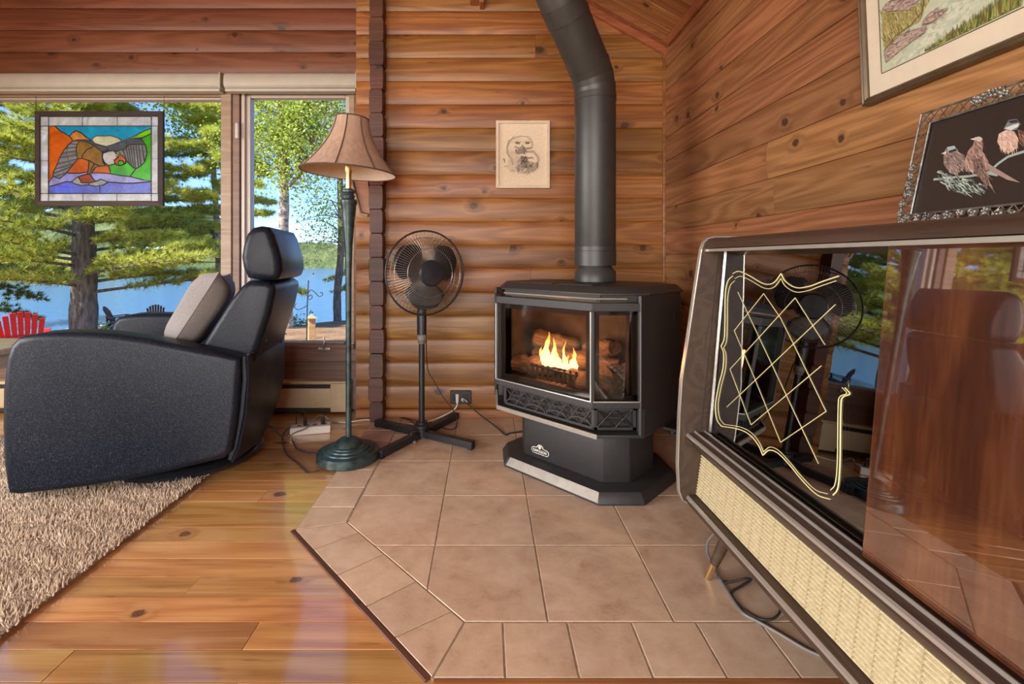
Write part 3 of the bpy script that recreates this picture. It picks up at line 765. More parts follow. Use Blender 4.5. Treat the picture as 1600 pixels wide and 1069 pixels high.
MB().box(0.36, 0.43, 0.28, 0.40, 0.258, 0.268).build('valve_bracket', M['black_metal'], stove)
# maker's badge with its lettering
bz = Vector((-0.111, 0.094, 0.0865))
def badge_outline(k):
    pts = []
    for t in range(9): a = -math.pi / 2 + math.pi * t / 8; pts.append((0.036 * 1 + 0.0135 * k * math.cos(a), -0.006 + 0.0135 * k * math.sin(a)))
    for t in range(9): a = 0.25 + (math.pi - 0.5) * t / 8; pts.append((0.020 * k * math.cos(a), 0.004 + 0.0195 * k * math.sin(a)))
    for t in range(9): a = math.pi / 2 + math.pi * t / 8; pts.append((-0.036 + 0.0135 * k * math.cos(a), -0.006 + 0.0135 * k * math.sin(a)))
    return pts
badge = MB().prism(badge_outline(1.0), 'y', -0.003, 0.001).build('badge', M['white_plastic'], stove, loc=bz)
MB().prism(badge_outline(0.78), 'y', -0.0042, -0.0028).build('badge_field', M['black_metal'], badge)
def text_mesh(txt, size, mat, parent, loc, rot, name='lettering', extr=0.0006, sx=1.0):
    cu = bpy.data.curves.new('txt', 'FONT'); cu.body = txt; cu.size = size; cu.align_x = 'CENTER'; cu.align_y = 'CENTER'; cu.extrude = extr; cu.offset = 0.0003
    to = bpy.data.objects.new('txt', cu); COL.objects.link(to)
    dg = bpy.context.evaluated_depsgraph_get(); me = bpy.data.meshes.new_from_object(to.evaluated_get(dg))
    bpy.data.objects.remove(to); me.materials.clear(); me.materials.append(mat); me.name = name
    o = bpy.data.objects.new(name, me); COL.objects.link(o); o.parent = parent; o.location = loc; o.rotation_euler = rot; o.scale = (sx, 1, 1); return o
text_mesh('NAPOLEON', 0.0165, M['white_plastic'], badge, (0, -0.0048, -0.006), (math.pi / 2, 0, 0), sx=0.88)
MB().lathe([(0, 0), (0.0075, 0), (0.0075, 0.001), (0, 0.001)], 10, M=Matrix.Rotation(math.pi / 2, 4, 'X')).build('badge_mark', M['white_plastic'], badge, loc=(0, -0.0042, 0.012))
# logs, grate and flames inside
g = G('ceramic_log'); n = g.noise(g.scale(g.coord(), (3, 14, 14)), 3, 5, 0.6, 0.8)
g.set(color=g.ramp(n, [(0.3, (0.06, 0.035, 0.022)), (0.55, (0.24, 0.15, 0.10)), (0.75, (0.42, 0.30, 0.21))]), rough=0.9); g.bump(n, 0.9, 0.012); M['log'] = g.m
def fire_log(loc, L, r, rz, ry=0.0):
    rings = []
    for i in range(9):
        t = i / 8; rr = r * (1 + 0.16 * math.sin(i * 2.3 + L * 50)) * (0.82 if i in (0, 8) else 1)
        rings.append([(L * (t - .5), rr * (1 + 0.12 * math.sin(3 * a + i)) * math.cos(a) + 0.012 * math.sin(i * 1.1), rr * (1 + 0.1 * math.cos(5 * a + i)) * math.sin(a)) for a in [2 * math.pi * k / 12 for k in range(12)]])
    MB().loft(rings).build('ceramic_log', M['log'], stove, smooth=True, angle=70, loc=loc, rot=(0, ry, rz))
fire_log((-0.155, 0.10, 0.462), 0.20, 0.042, 0.35); fire_log((0.16, 0.07, 0.445), 0.24, 0.042, -0.18)
fire_log((0.0, 0.21, 0.49), 0.44, 0.045, 0.04); fire_log((-0.12, 0.22, 0.56), 0.22, 0.04, 0.8, 0.25); fire_log((0.12, 0.22, 0.56), 0.26, 0.036, -0.6, -0.2)
fire_log((0.25, 0.17, 0.47), 0.16, 0.05, 1.2)
gr = MB()
gr.tube([(-0.13, 0.05, 0.478), (0.12, 0.05, 0.47)], 0.006, 6)
for k in range(9):
    x = -0.12 + k * 0.029; gr.tube([(x, 0.05, 0.486), (x, 0.048, 0.43), (x, 0.08, 0.415), (x, 0.2, 0.42)], 0.0055, 6)
gr.build('grate', M['black_metal'], stove, smooth=True)
MB().box(-0.26, 0.26, -0.0, 0.30, 0.404, 0.412).build('ember_bed', M['log'], stove)
g = G('burning_gas_flame'); sepz = g.node('ShaderNodeSeparateXYZ', {0: g.coord('Generated')}); n = g.noise(g.coord(), 45, 2)
t = g.math('ADD', sepz.outputs[2], g.math('MULTIPLY', g.math('SUBTRACT', n, 0.5), 0.35))
g.set(color=(0, 0, 0), emit=g.ramp(t, [(0.0, (1.0, 0.62, 0.30)), (0.35, (1.0, 0.72, 0.32)), (0.7, (1.0, 0.42, 0.09)), (1.0, (0.85, 0.16, 0.02))]), emit_s=3.4, rough=1.0, spec=0.0); M['flame'] = g.m
for (x, yv, z0, hh, w, lean) in ((-0.075, 0.085, 0.475, 0.155, 0.030, 0.01), (-0.045, 0.09, 0.475, 0.13, 0.024, 0.012), (-0.01, 0.095, 0.475, 0.085, 0.026, -0.008), (0.025, 0.095, 0.475, 0.065, 0.028, 0.006),
                                (0.06, 0.09, 0.475, 0.10, 0.022, 0.012), (0.078, 0.095, 0.475, 0.07, 0.018, -0.006), (-0.10, 0.10, 0.475, 0.08, 0.020, -0.01), (0.01, 0.11, 0.475, 0.12, 0.014, 0.0)):
    rings = []
    for i in range(11):
        t = i / 10; rr = max(0.0006, w * 0.72 * math.sin(math.pi * min(1, 0.30 + 0.70 * t)) ** 0.9 * (1 - 0.35 * t) * (1 + 0.22 * math.sin(i * 2.1 + x * 90)))
        cx = lean * t * 1.5 + 0.009 * math.sin(t * 7 + x * 60) * t
        rings.append([(cx + rr * math.cos(a) * (1 + 0.2 * math.sin(2 * a + i * .7)), 0.5 * rr * math.sin(a), hh * t) for a in [2 * math.pi * k / 8 for k in range(8)]])
    MB().loft(rings).build('flame', M['flame'], stove, smooth=True, angle=80, loc=(x, yv, z0))
fl_l = bpy.data.lights.new('fire_glow', 'POINT'); fl_l.energy = 3.0; fl_l.color = (1.0, 0.45, 0.15); fl_l.shadow_soft_size = 0.05
fo = bpy.data.objects.new('fire_glow', fl_l); COL.objects.link(fo); fo.parent = stove; fo.location = (0.0, 0.04, 0.58)

# ------------------------------------------------------------------ flue pipe
pv = Vector((0.519, 2.263, 0.0)); PR = 0.0965
flue = empty('flue_pipe', (pv.x, pv.y, 0.84), 0, 'thick charcoal flue pipe bending up from the gas stove to the ceiling', 'stove pipe')
MB().lathe([(0.0, 0.004), (PR, 0.004), (PR, 0.050), (0.078, 0.072), (0.078, 0.085), (0.0, 0.085)], 40).build('collar', M['pipe'], flue, smooth=True)
zb = 1.70 - 0.84
MB().lathe([(0.0, 0.079), (PR + 0.001, 0.079), (PR + 0.001, 0.145), (PR - 0.001, 0.146), (PR - 0.001, 0.149), (PR, 0.150), (PR, 0.168), (PR - 0.001, 0.169), (PR - 0.001, 0.171), (PR - 0.0005, 0.172), (PR - 0.0005, zb - 0.0), (PR + 0.0015, zb + 0.001), (PR + 0.0015, zb + 0.03), (0.0, zb + 0.03)], 40).build('straight_section', M['pipe'], flue, smooth=True)
dirv = Vector((-0.5, -0.5, 0.7071))
def elbow(p, d0, d1, n, name, seglen=0.052):
    """mitred elbow: rings joined by flat gores"""
    pts = [p]; d = d0
    for i in range(n):
        t = (i + 0.5) / n; d = (d0 * (1 - t) + d1 * t).normalized(); pts.append(pts[-1] + d * seglen)
    m = MB(); rings = []
    side = Vector((1, -1, 0)).normalized()
    for i, q in enumerate(pts):
        if i == 0: t = d0
        elif i == len(pts) - 1: t = d1
        else: t = ((pts[i + 1] - q).normalized() + (q - pts[i - 1]).normalized()).normalized()
        b = t.cross(side).normalized()
        for dr, dz in ((0.0018, -0.004), (0.0018, 0.0), (-0.0004, 0.0005)):
            rings.append([q + t * dz + (side * math.cos(2 * math.pi * k / 36) + b * math.sin(2 * math.pi * k / 36)) * (PR + dr) for k in range(36)])
    m.loft(rings).build(name, M['pipe'], flue, smooth=True, angle=25)
    return pts[-1]
e0 = elbow(Vector((0, 0, zb + 0.02)), Vector((0, 0, 1)), dirv, 3, 'lower_elbow')
m = MB(); m.tube([e0 - dirv * 0.01, e0 + dirv * 0.30], PR - 0.001, 40); m.build('angled_section', M['pipe'], flue, smooth=True)
MB().tube([e0 + dirv * 0.225, e0 + dirv * 0.30], PR + 0.002, 40).build('slip_collar', M['pipe'], flue, smooth=True)
e1 = elbow(e0 + dirv * 0.30, dirv, Vector((0, 0, 1)), 3, 'upper_elbow')
MB().tube([e1, e1 + Vector((0, 0, 0.9))], PR, 40).build('top_section', M['pipe'], flue, smooth=True)

# ------------------------------------------------------------------ pedestal fan
fan = empty('pedestal_fan', (-0.345, 2.53, 0.0), 0, 'black pedestal fan with wire cage and three blades', 'fan')
MB().lathe([(0, 0.012), (0.036, 0.012), (0.036, 0.05), (0.042, 0.055), (0.042, 0.07), (0.03, 0.075), (0.03, 0.085), (0.0, 0.085)], 24).build('base_hub', M['black_plastic'], fan, smooth=True)
for k in range(4):
    a = math.radians(-30.5 + 90 * k)
    MB().prism([(-0.018, 0.006), (-0.018, 0.040), (0.018, 0.040), (0.018, 0.006), (0.014, 0.006), (0.014, 0.036), (-0.014, 0.036), (-0.014, 0.006)], 'x', 0.03, 0.325).build('foot_bar', M['black_plastic'], fan, bevel=0.0015, rot=(0, 0, a))
    MB().box(0.30, 0.323, -0.017, 0.017, 0.0, 0.036).build('foot_cap', M['black_plastic'], fan, bevel=0.003, rot=(0, 0, a))
MB().tube([(0, 0, 0.05), (0, 0, 0.56)], 0.0155, 20).build('pole', M['black_plastic'], fan, smooth=True)
MB().lathe([(0.0, 0.50), (0.018, 0.50), (0.022, 0.515), (0.0265, 0.52), (0.0265, 0.545), (0.022, 0.55), (0.022, 0.56), (0.0, 0.56)], 20).build('height_collar', M['cord_grey'], fan, smooth=True)
MB().lathe([(0.0, 0.55), (0.025, 0.55), (0.026, 0.63), (0.022, 0.75), (0.018, 0.80), (0.0, 0.80)], 20).build('neck', M['fan_blue'], fan, smooth=True)
# head frame: local -Y is the blowing direction
head = empty('head', (0, 0, 0.878), math.radians(31)); head.parent = fan
CR = 0.22
def cage(front):
    m = MB(); s = -1 if front else 1; nw = 84 if front else 60
    def prof(r): return s * (0.072 if front else 0.062) * max(0.0, 1 - (r / CR) ** 2.6) ** 0.8
    rin = 0.055 if front else 0.075
    for k in range(nw):
        a = 2 * math.pi * k / nw; pts = []
        for i in range(8):
            r = rin + (CR - rin) * i / 7; aa = a + (0.10 * (CR - r) / CR if not front else 0.0)
            pts.append((r * math.cos(aa), prof(r), r * math.sin(aa)))
        m.tube(pts, 0.0009, 3, False)
    for r in ((rin, 0.0022), (0.125, 0.0013), (0.185, 0.0013)):
        m.tube([(r[0] * math.cos(t), prof(r[0]), r[0] * math.sin(t)) for t in [2 * math.pi * i / 48 for i in range(48)]], r[1], 5, False, True)
    return m
hy = -0.055
def hp(name, m, mat, **kw): return m.build(name, mat, head, loc=(0, hy, 0), **kw)
hp('front_cage', cage(True), M['wire'], smooth=True); hp('rear_cage', cage(False), M['wire'], smooth=True)
hp('cage_rim', MB().tube([(CR * math.cos(t), 0, CR * math.sin(t)) for t in [2 * math.pi * i / 64 for i in range(64)]], 0.0048, 8, False, True), M['black_plastic'], smooth=True)
RY = Matrix.Rotation(math.pi / 2, 4, 'X')
hp('cage_badge', MB().lathe([(0, 0.068), (0.064, 0.068), (0.068, 0.072), (0.060, 0.080), (0, 0.083)], 32, M=RY), M['fan_blue'], smooth=True)
hp('blade_hub', MB().lathe([(0, -0.02), (0.04, -0.02), (0.045, 0.02), (0.03, 0.04), (0, 0.045)], 24, M=RY), M['fan_blue'], smooth=True)
hp('motor_housing', MB().lathe([(0, -0.15), (0.045, -0.15), (0.065, -0.12), (0.072, -0.07), (0.07, -0.055), (0, -0.055)], 28, M=RY), M['fan_blue'], smooth=True)
for k, a0 in enumerate((140, 20, 260)):
    m = MB(); nr, na = 8, 10; grid = []
    for i in range(nr):
        t = i / (nr - 1); r = 0.035 + 0.158 * t
        half = math.radians(22 + 25 * math.sin(math.pi * min(1, 0.15 + t * 0.62)) - (14 * max(0, t - 0.8) * 5))
        for j in range(na):
            u = -1 + 2 * j / (na - 1)
            rr = r * (1 - 0.10 * (u ** 4) * t); a = math.radians(a0 + 10 * t) + half * u
            grid.append((rr * math.cos(a), -0.018 * u - 0.004 * (1 - u * u), rr * math.sin(a)))
    m.add(grid, [(i * na + j, i * na + j + 1, (i + 1) * na + j + 1, (i + 1) * na + j) for i in range(nr - 1) for j in range(na - 1)])
    m.build('blade', M['black_plastic'], head, smooth=True, solid=0.003, loc=(0, hy, 0))
MB().box(-0.02, 0.02, -0.035, 0.03, -0.09, -0.03).build('tilt_joint', M['fan_blue'], head, bevel=0.006)

# ------------------------------------------------------------------ floor lamp
lamp = empty('floor_lamp', (-0.657, 2.26, 0.0), 0, 'bronze-green floor lamp with a bell-shaped rose silk shade', 'lamp')
MB().lathe([(0.0, 0.0), (0.140, 0.0), (0.146, 0.006), (0.146, 0.034), (0.141, 0.042), (0.120, 0.048), (0.118, 0.053), (0.100, 0.056), (0.098, 0.061), (0.084, 0.064), (0.082, 0.068), (0.066, 0.071), (0.058, 0.084), (0.042, 0.096), (0.024, 0.103), (0.017, 0.106), (0.0, 0.107)], 48).build('base', M['lamp_green'], lamp, smooth=True, angle=30)
MB().lathe([(0.0, 0.10), (0.0135, 0.10), (0.013, 0.60), (0.0145, 0.90), (0.019, 1.02), (0.028, 1.13), (0.036, 1.205), (0.040, 1.215), (0.040, 1.228), (0.034, 1.235), (0.0, 1.236)], 24).build('pole', M['lamp_green'], lamp, smooth=True, angle=30)
MB().lathe([(0.0, 1.234), (0.026, 1.234), (0.030, 1.25), (0.024, 1.262), (0.034, 1.268), (0.034, 1.276), (0.02, 1.285), (0.0, 1.286)], 24).build('cap', M['lamp_green'], lamp, smooth=True, angle=30)
MB().lathe([(0.0, 1.284), (0.014, 1.284), (0.014, 1.36), (0.018, 1.365), (0.018, 1.40), (0.0, 1.40)], 16).build('socket', M['brass'], lamp, smooth=True)
MB().lathe([(0.0, 1.395), (0.014, 1.40), (0.03, 1.45), (0.028, 1.475), (0.0, 1.495)], 16).build('bulb', M['shade_lining'], lamp, smooth=True)
Ms = Matrix.Translation((0.0, 0, 1.362)) @ Matrix.Rotation(math.radians(3.5), 4, 'Y')
def bell(t): return 0.079 + 0.143 * (1 - t) ** 1.75 + 0.0 * t
prof = [(bell(t), 0.258 * t) for t in [i / 14 for i in range(15)]]
m = MB(); m.lathe(prof, 64, M=Ms, cap=False)
shade = m.build('lamp_shade', M['shade'], lamp, smooth=True, recalc=True)
m = MB(); m.lathe([(r - 0.003, z) for r, z in prof], 64, M=Ms, cap=False); m.build('lining', M['shade_lining'], shade, smooth=True)
m = MB()
for k in range(8):
    a = -math.pi / 2 + math.pi / 4 * k + 0.03
    m.tube([Ms @ Vector(((r + 0.0015) * math.cos(a), (r + 0.0015) * math.sin(a), z)) for r, z in prof], 0.0028, 5)
for r, z in (prof[0], prof[-1]): m.tube([Ms @ Vector((r * math.cos(t), r * math.sin(t), z)) for t in [2 * math.pi * i / 48 for i in range(48)]], 0.0035, 5, False, True)
m.build('piping', plain('brown_piping', (0.10, 0.07, 0.045), 0.7), shade, smooth=True)
m = MB()
for k in range(3):
    a = 2.1 * k; m.tube([Ms @ Vector((0.0, 0, 0.247)), Ms @ Vector((0.078 * math.cos(a), 0.078 * math.sin(a), 0.255))], 0.0018, 5)
m.tube([(0, 0, 1.40), (0.045, 0, 1.45), (0.05, 0, 1.55), Ms @ Vector((0, 0, 0.247))], 0.002, 5); m.build('harp', M['brass'], shade)
MB().lathe([(0, 0.247), (0.005, 0.247), (0.004, 0.262), (0.007, 0.268), (0.004, 0.275), (0, 0.277)], 12, M=Ms).build('finial', M['brass'], lamp, smooth=True)

# wooden peg bracket on the log ends behind the lamp
pg = empty('wall_peg', (-0.70, 2.80, 1.3), 0, 'small tan wooden peg bracket on the wall behind the lamp', 'bracket')
a, b, c = W(549, 283, 2.80), W(563, 334, 2.80), W(575, 337, 2.80)
MB().tube([a - pg.location, b - pg.location, c - pg.location], 0.010, 8).build('peg', M['frame_tan'], pg, smooth=True, angle=30)
m = MB(); a2, b2 = W(552, 283, 2.83), W(577, 283, 2.83)
m.prism([(a2.x - pg.location.x, a2.z - pg.location.z), (b2.x - pg.location.x, b2.z - pg.location.z), (c.x - pg.location.x + .01, c.z - pg.location.z + .01), (b.x - pg.location.x + .006, b.z - pg.location.z + 0.01)], 'y', 0.012, 0.045)
m.build('backing_block', M['trimwood'], pg, bevel=0.003)
# ------------------------------------------------------------------ shag rug
RX1, RX0, RY0, RY1 = -1.217, -3.1, -0.5, 2.55
rug = MB().box(RX0, RX1, RY0, RY1, FL + 0.0005, 0.008).build('shag_rug', M['rug_base'])
tag(rug, 'thick beige shag rug under the dark leather recliner', 'rug')
def tufts(x0, x1, y0, y1, sp, h):
    nx, ny = int((x1 - x0) / sp), int((y1 - y0) / sp)
    X, Y = np.meshgrid(np.linspace(x0, x1, nx), np.linspace(y0, y1, ny)); n = X.size
    X = X.ravel() + rng.normal(0, sp * .35, n); Y = Y.ravel() + rng.normal(0, sp * .35, n)
    wave = np.sin(Y * 60 + np.sin(X * 9) * 1.5 + np.sin(X * 31) * .6)         # the pile lies in loose rows
    hh = h * (0.75 + 0.25 * wave + rng.uniform(-.2, .25, n)); w = sp * rng.uniform(0.55, 0.95, n)
    a = rng.uniform(0, 6.28, n); lean = rng.uniform(0.1, 0.9, n) * h
    lx = np.cos(a) * lean * .6 + .003; ly = np.sin(a) * lean * .6 - .006 * (1 - wave) * .5
    V = np.zeros((n, 4, 3, 3))
    b = rng.uniform(0, 6.28, n)
    cs = [(X + w * .5 * np.cos(b + k * np.pi / 2), Y + w * .5 * np.sin(b + k * np.pi / 2)) for k in range(4)]
    tip = np.stack([X + lx, Y + ly, 0.006 + hh], 1)
    for k in range(4):
        p, q = cs[k], cs[(k + 1) % 4]
        V[:, k, 0] = np.stack([p[0], p[1], np.full(n, .006)], 1); V[:, k, 1] = np.stack([q[0], q[1], np.full(n, .006)], 1); V[:, k, 2] = tip
    return V.reshape(-1, 3, 3).reshape(-1, 3)
def tuft_mesh(name, V, parent):
    """four-sided tufts that share their corners, so each tuft is one piece"""
    n = len(V) // 12
    q = V.reshape(n, 4, 3, 3); P = np.concatenate([q[:, :, 0, :], q[:, 0:1, 2, :]], 1).reshape(-1, 3)
    me = bpy.data.meshes.new(name); me.vertices.add(len(P)); me.vertices.foreach_set('co', P.astype(np.float32).ravel())
    base = np.arange(n)[:, None, None] * 5; f = np.array([[0, 1, 4], [1, 2, 4], [2, 3, 4], [3, 0, 4]])[None]
    idx = (base + f).reshape(-1).astype(np.int32)
    me.loops.add(len(idx)); me.loops.foreach_set('vertex_index', idx); k = len(idx) // 3
    me.polygons.add(k); me.polygons.foreach_set('loop_start', np.arange(0, len(idx), 3, dtype=np.int32)); me.polygons.foreach_set('loop_total', np.full(k, 3, np.int32))
    me.polygons.foreach_set('use_smooth', [True] * k)
    me.materials.append(M['rug']); me.update(calc_edges=True)
    o = bpy.data.objects.new(name, me); COL.objects.link(o); o.parent = parent; o['kind'] = 'stuff'; return o
tuft_mesh('pile', np.concatenate([tufts(-2.25, RX1 - .001, 0.85, 2.5, 0.0088, 0.022), tufts(RX0, -2.25, RY0, 2.5, 0.014, 0.022), tufts(-2.25, RX1, RY0, 0.85, 0.014, 0.022)]), rug)

# ------------------------------------------------------------------ recliner
rec = empty('leather_recliner', (-1.441, 2.262, 0.0), math.radians(10), 'navy black leather swivel recliner seen from the side by the window', 'recliner')
arm = [(-0.471, 0.046), (-0.487, 0.16), (-0.492, 0.30), (-0.490, 0.446), (-0.478, 0.57), (-0.462, 0.62), (-0.435, 0.648), (-0.37, 0.661), (-0.301, 0.663), (-0.20, 0.660), (-0.106, 0.651), (0.0, 0.632), (0.097, 0.609), (0.242, 0.573), (0.361, 0.540),
       (0.362, 0.44), (0.354, 0.334), (0.343, 0.24), (0.327, 0.151), (0.295, 0.124), (0.097, 0.087), (-0.05, 0.066), (-0.205, 0.05), (-0.435, 0.038)]
def slab(poly, y0, y1, rnd, name, mat, parent, puff=0.0, seg=5):
    """upholstered slab: the outline is rounded over at both faces"""
    cx = sum(p[0] for p in poly) / len(poly); cz = sum(p[1] for p in poly) / len(poly); rings = []
    n = len(poly); out = []
    for i in range(n):
        a, b, c = Vector(poly[i - 1]), Vector(poly[i]), Vector(poly[(i + 1) % n])
        t = ((b - a).normalized() + (c - b).normalized()); t = t.normalized() if t.length > 1e-6 else (c - b).normalized()
        nn = Vector((t.y, -t.x)); 
        if nn.dot(b - Vector((cx, cz))) < 0: nn = -nn
        out.append(nn)
    steps = [(math.pi / 2 * k / seg) for k in range(seg + 1)]
    prof = [(y0 + rnd * (1 - math.sin(a)), rnd * (1 - math.cos(a))) for a in steps[::-1]] + [(y1 - rnd * (1 - math.sin(a)), rnd * (1 - math.cos(a))) for a in steps]
    # keep the flat faces: first and last rings shrink fully
    for y, d in prof: rings.append([(p[0] - o.x * d, y, p[1] - o.y * d) for p, o in zip(poly, out)])
    m = MB(); m.loft(rings)
    return m.build(name, mat, parent, smooth=True, angle=60)
def slab2(poly, y0, y1, rnd, name, mat, parent):
    prof_steps = 5; n = len(poly)
    cx = sum(p[0] for p in poly) / n; cz = sum(p[1] for p in poly) / n; out = []
    for i in range(n):
        a, b, c = Vector(poly[i - 1]), Vector(poly[i]), Vector(poly[(i + 1) % n])
        t = ((b - a).normalized() + (c - b).normalized()); t = t.normalized() if t.length > 1e-6 else (c - b).normalized()
        nn = Vector((t.y, -t.x))
        if nn.dot(b - Vector((cx, cz))) < 0: nn = -nn
        out.append(nn)
    rings = []
    seq = []
    for k in range(prof_steps + 1):
        a = math.pi / 2 * k / prof_steps; seq.append((y0 + rnd * (1 - math.sin(a)), rnd * (1 - math.cos(a)) if False else rnd * (1 - math.sin(math.pi / 2 - (math.pi / 2 - a)))))
    seq = [(y0 + rnd - rnd * math.cos(a), rnd - rnd * math.sin(a)) for a in [math.pi / 2 * k / prof_steps for k in range(prof_steps + 1)]]
    seq += [(y1 - rnd + rnd * math.cos(a), rnd - rnd * math.sin(a)) for a in [math.pi / 2 * (prof_steps - k) / prof_steps for k in range(prof_steps + 1)]]
    for y, d in seq: rings.append([(p[0] - o.x * d, y, p[1] - o.y * d) for p, o in zip(poly, out)])
    m = MB(); m.loft(rings); return m.build(name, mat, parent, smooth=True, angle=62)
for (a, b) in ((-0.37, -0.245), (0.285, 0.41)):
    ar = slab2(arm, a, b, 0.028, 'armrest', M['leather'], rec)
bk = [(0.06, 0.42), (0.135, 0.515), (0.176, 0.583), (0.225, 0.668), (0.286, 0.77), (0.335, 0.835), (0.362, 0.856), (0.44, 0.852), (0.468, 0.83), (0.470, 0.805), (0.452, 0.713), (0.403, 0.560), (0.37, 0.45), (0.34, 0.32), (0.2, 0.30)]
slab2(bk, -0.262, 0.262, 0.03, 'backrest', M['leather'], rec)
hd = [(0.356, 0.868), (0.337, 0.912), (0.330, 0.96), (0.337, 1.01), (0.352, 1.06), (0.375, 1.088), (0.41, 1.097), (0.445, 1.092), (0.463, 1.06), (0.482, 1.0), (0.494, 0.95), (0.497, 0.90), (0.485, 0.866), (0.465, 0.855), (0.40, 0.858)]
slab2(hd, -0.262, 0.262, 0.034, 'headrest', M['leather'], rec)
sk = [(0.376, 0.545), (0.381, 0.446), (0.372, 0.298), (0.345, 0.16), (0.321, 0.10), (0.300, 0.11), (0.325, 0.2), (0.345, 0.32), (0.355, 0.446), (0.352, 0.54)]
m = MB(); rings = []
for j in range(9):
    y = -0.335 + 0.67 * j / 8; e = abs(j - 4) / 4; pinch = 0.010 * math.sin(j * 2.6)
    rings.append([(x + 0.012 * (1 - e ** 2) + (0.006 * math.sin(j * 1.9 + z * 20) if 0.12 < z < 0.5 else 0), y, z - (0.0 if z < 0.5 else 0.012 * j / 8) - (0.05 * (1 - e) if z < 0.13 else 0)) for x, z in sk])
m.loft(rings).build('back_skirt', M['leather'], rec, smooth=True, angle=50, bevel=0.006)
MB().tube(smooth_path([(0.384, -0.335, 0.548), (0.386, -0.1, 0.543), (0.380, 0.335, 0.533)]), 0.005, 6).build('skirt_piping', M['leather'], rec, smooth=True)
MB().tube([(0.382, -0.337, 0.545), (0.387, -0.337, 0.446), (0.378, -0.337, 0.298), (0.35, -0.337, 0.16), (0.323, -0.337, 0.10)], 0.004, 6).build('skirt_piping', M['leather'], rec, smooth=True)
slab2([(-0.46, 0.30), (-0.47, 0.44), (-0.44, 0.475), (-0.2, 0.48), (0.1, 0.44), (0.16, 0.36), (0.1, 0.28), (-0.3, 0.26)], -0.243, 0.283, 0.03, 'seat_cushion', M['leather'], rec)
slab2([(-0.465, 0.09), (-0.475, 0.2), (-0.468, 0.3), (-0.42, 0.3), (-0.40, 0.2), (-0.41, 0.09)], -0.243, 0.283, 0.02, 'footrest', M['leather'], rec)
MB().box(-0.40, 0.31, -0.24, 0.24, 0.13, 0.29).build('underframe', M['black_metal'], rec)
gloss = plain('glossy_black_base', (0.012, 0.014, 0.018), 0.22, grain=0.05); 
MB().lathe([(0.24, 0.0), (0.30, 0.0), (0.318, 0.006), (0.320, 0.020), (0.305, 0.036), (0.27, 0.042), (0.245, 0.03), (0.24, 0.0)], 56, cap=False).build('swivel_ring', gloss, rec, smooth=True, loc=(0.02, 0.03, 0.009))
for a in (0.3, 0.3 + math.pi / 2): MB().box(-0.26, 0.26, -0.03, 0.03, 0.018, 0.036).build('base_spoke', gloss, rec, bevel=0.006, loc=(0.02, 0.03, 0.009), rot=(0, 0, a))
MB().lathe([(0, 0.02), (0.06, 0.02), (0.05, 0.06), (0.05, 0.14), (0, 0.14)], 24).build('swivel_column', gloss, rec, smooth=True, loc=(0.02, 0.03, 0.009))
# cushion leaning against the backrest
def pillow(S, T_, mat, name, n=14):
    m = MB(); 
    for sgn in (1, -1):
        g_ = []
        for i in range(n + 1):
            for j in range(n + 1):
                u, v = -1 + 2 * i / n, -1 + 2 * j / n
                k = max(0, (1 - u ** 4)) ** .6 * max(0, (1 - v ** 4)) ** .6
                pin = 1 - 0.10 * (1 - abs(u) ** 2) * abs(v) ** 3
                pin2 = 1 - 0.10 * (1 - abs(v) ** 2) * abs(u) ** 3
                g_.append((S * u * pin2 * .5 , S * v * pin * .5, sgn * (T_ * .5 * k * (1 + 0.06 * math.sin(5 * u + 3 * v)) + 0.001)))
        m.add(g_, [(i * (n + 1) + j, i * (n + 1) + j + 1, (i + 1) * (n + 1) + j + 1, (i + 1) * (n + 1) + j) for i in range(n) for j in range(n)])
    return m
cu = pillow(0.40, 0.17, M['cushion'], 'cushion').build('throw_cushion', M['cushion'], smooth=True, angle=180)
tag(cu, 'grey linen cushion leaning on the recliner backrest', 'cushion')
Rr = Matrix.Rotation(math.radians(10), 4, 'Z')
cz = Vector((-0.86, -0.16, 0.50)).normalized(); cx_ = Vector((0.0, 1, 0)); cx_ = (cx_ - cz * cx_.dot(cz)).normalized(); cy = cz.cross(cx_)
Mc = Matrix((cx_, cy, cz)).transposed().to_4x4() @ Matrix.Rotation(math.radians(8), 4, 'Z'); Mc.translation = Vector((0.090, -0.035, 0.712))
cu.matrix_world = Matrix.Translation((-1.441, 2.262, 0)) @ Rr @ Mc

# ------------------------------------------------------------------ side table at the left edge
tb = empty('side_table', (-2.50, 2.38, FL), 0, 'pale side table past the recliner armrest at the left edge', 'table')
tm_ = wood('pale_table_wood', (0.36, 0.29, 0.19), (0.46, 0.38, 0.27), (0.54, 0.46, 0.34), knots=0, rough=0.35, coat=.3)
MB().box(-0.30, 0.17, -0.28, 0.22, 0.49, 0.522).build('table_top', tm_, tb, bevel=0.008)
MB().box(-0.27, 0.14, -0.25, 0.19, 0.42, 0.49).build('apron', tm_, tb, bevel=0.003)
for x in (-0.25, 0.12):
    for y_ in (-0.23, 0.17): MB().box(x - .022, x + .022, y_ - .022, y_ + .022, 0.0135, 0.42).build('leg', tm_, tb, bevel=0.004)

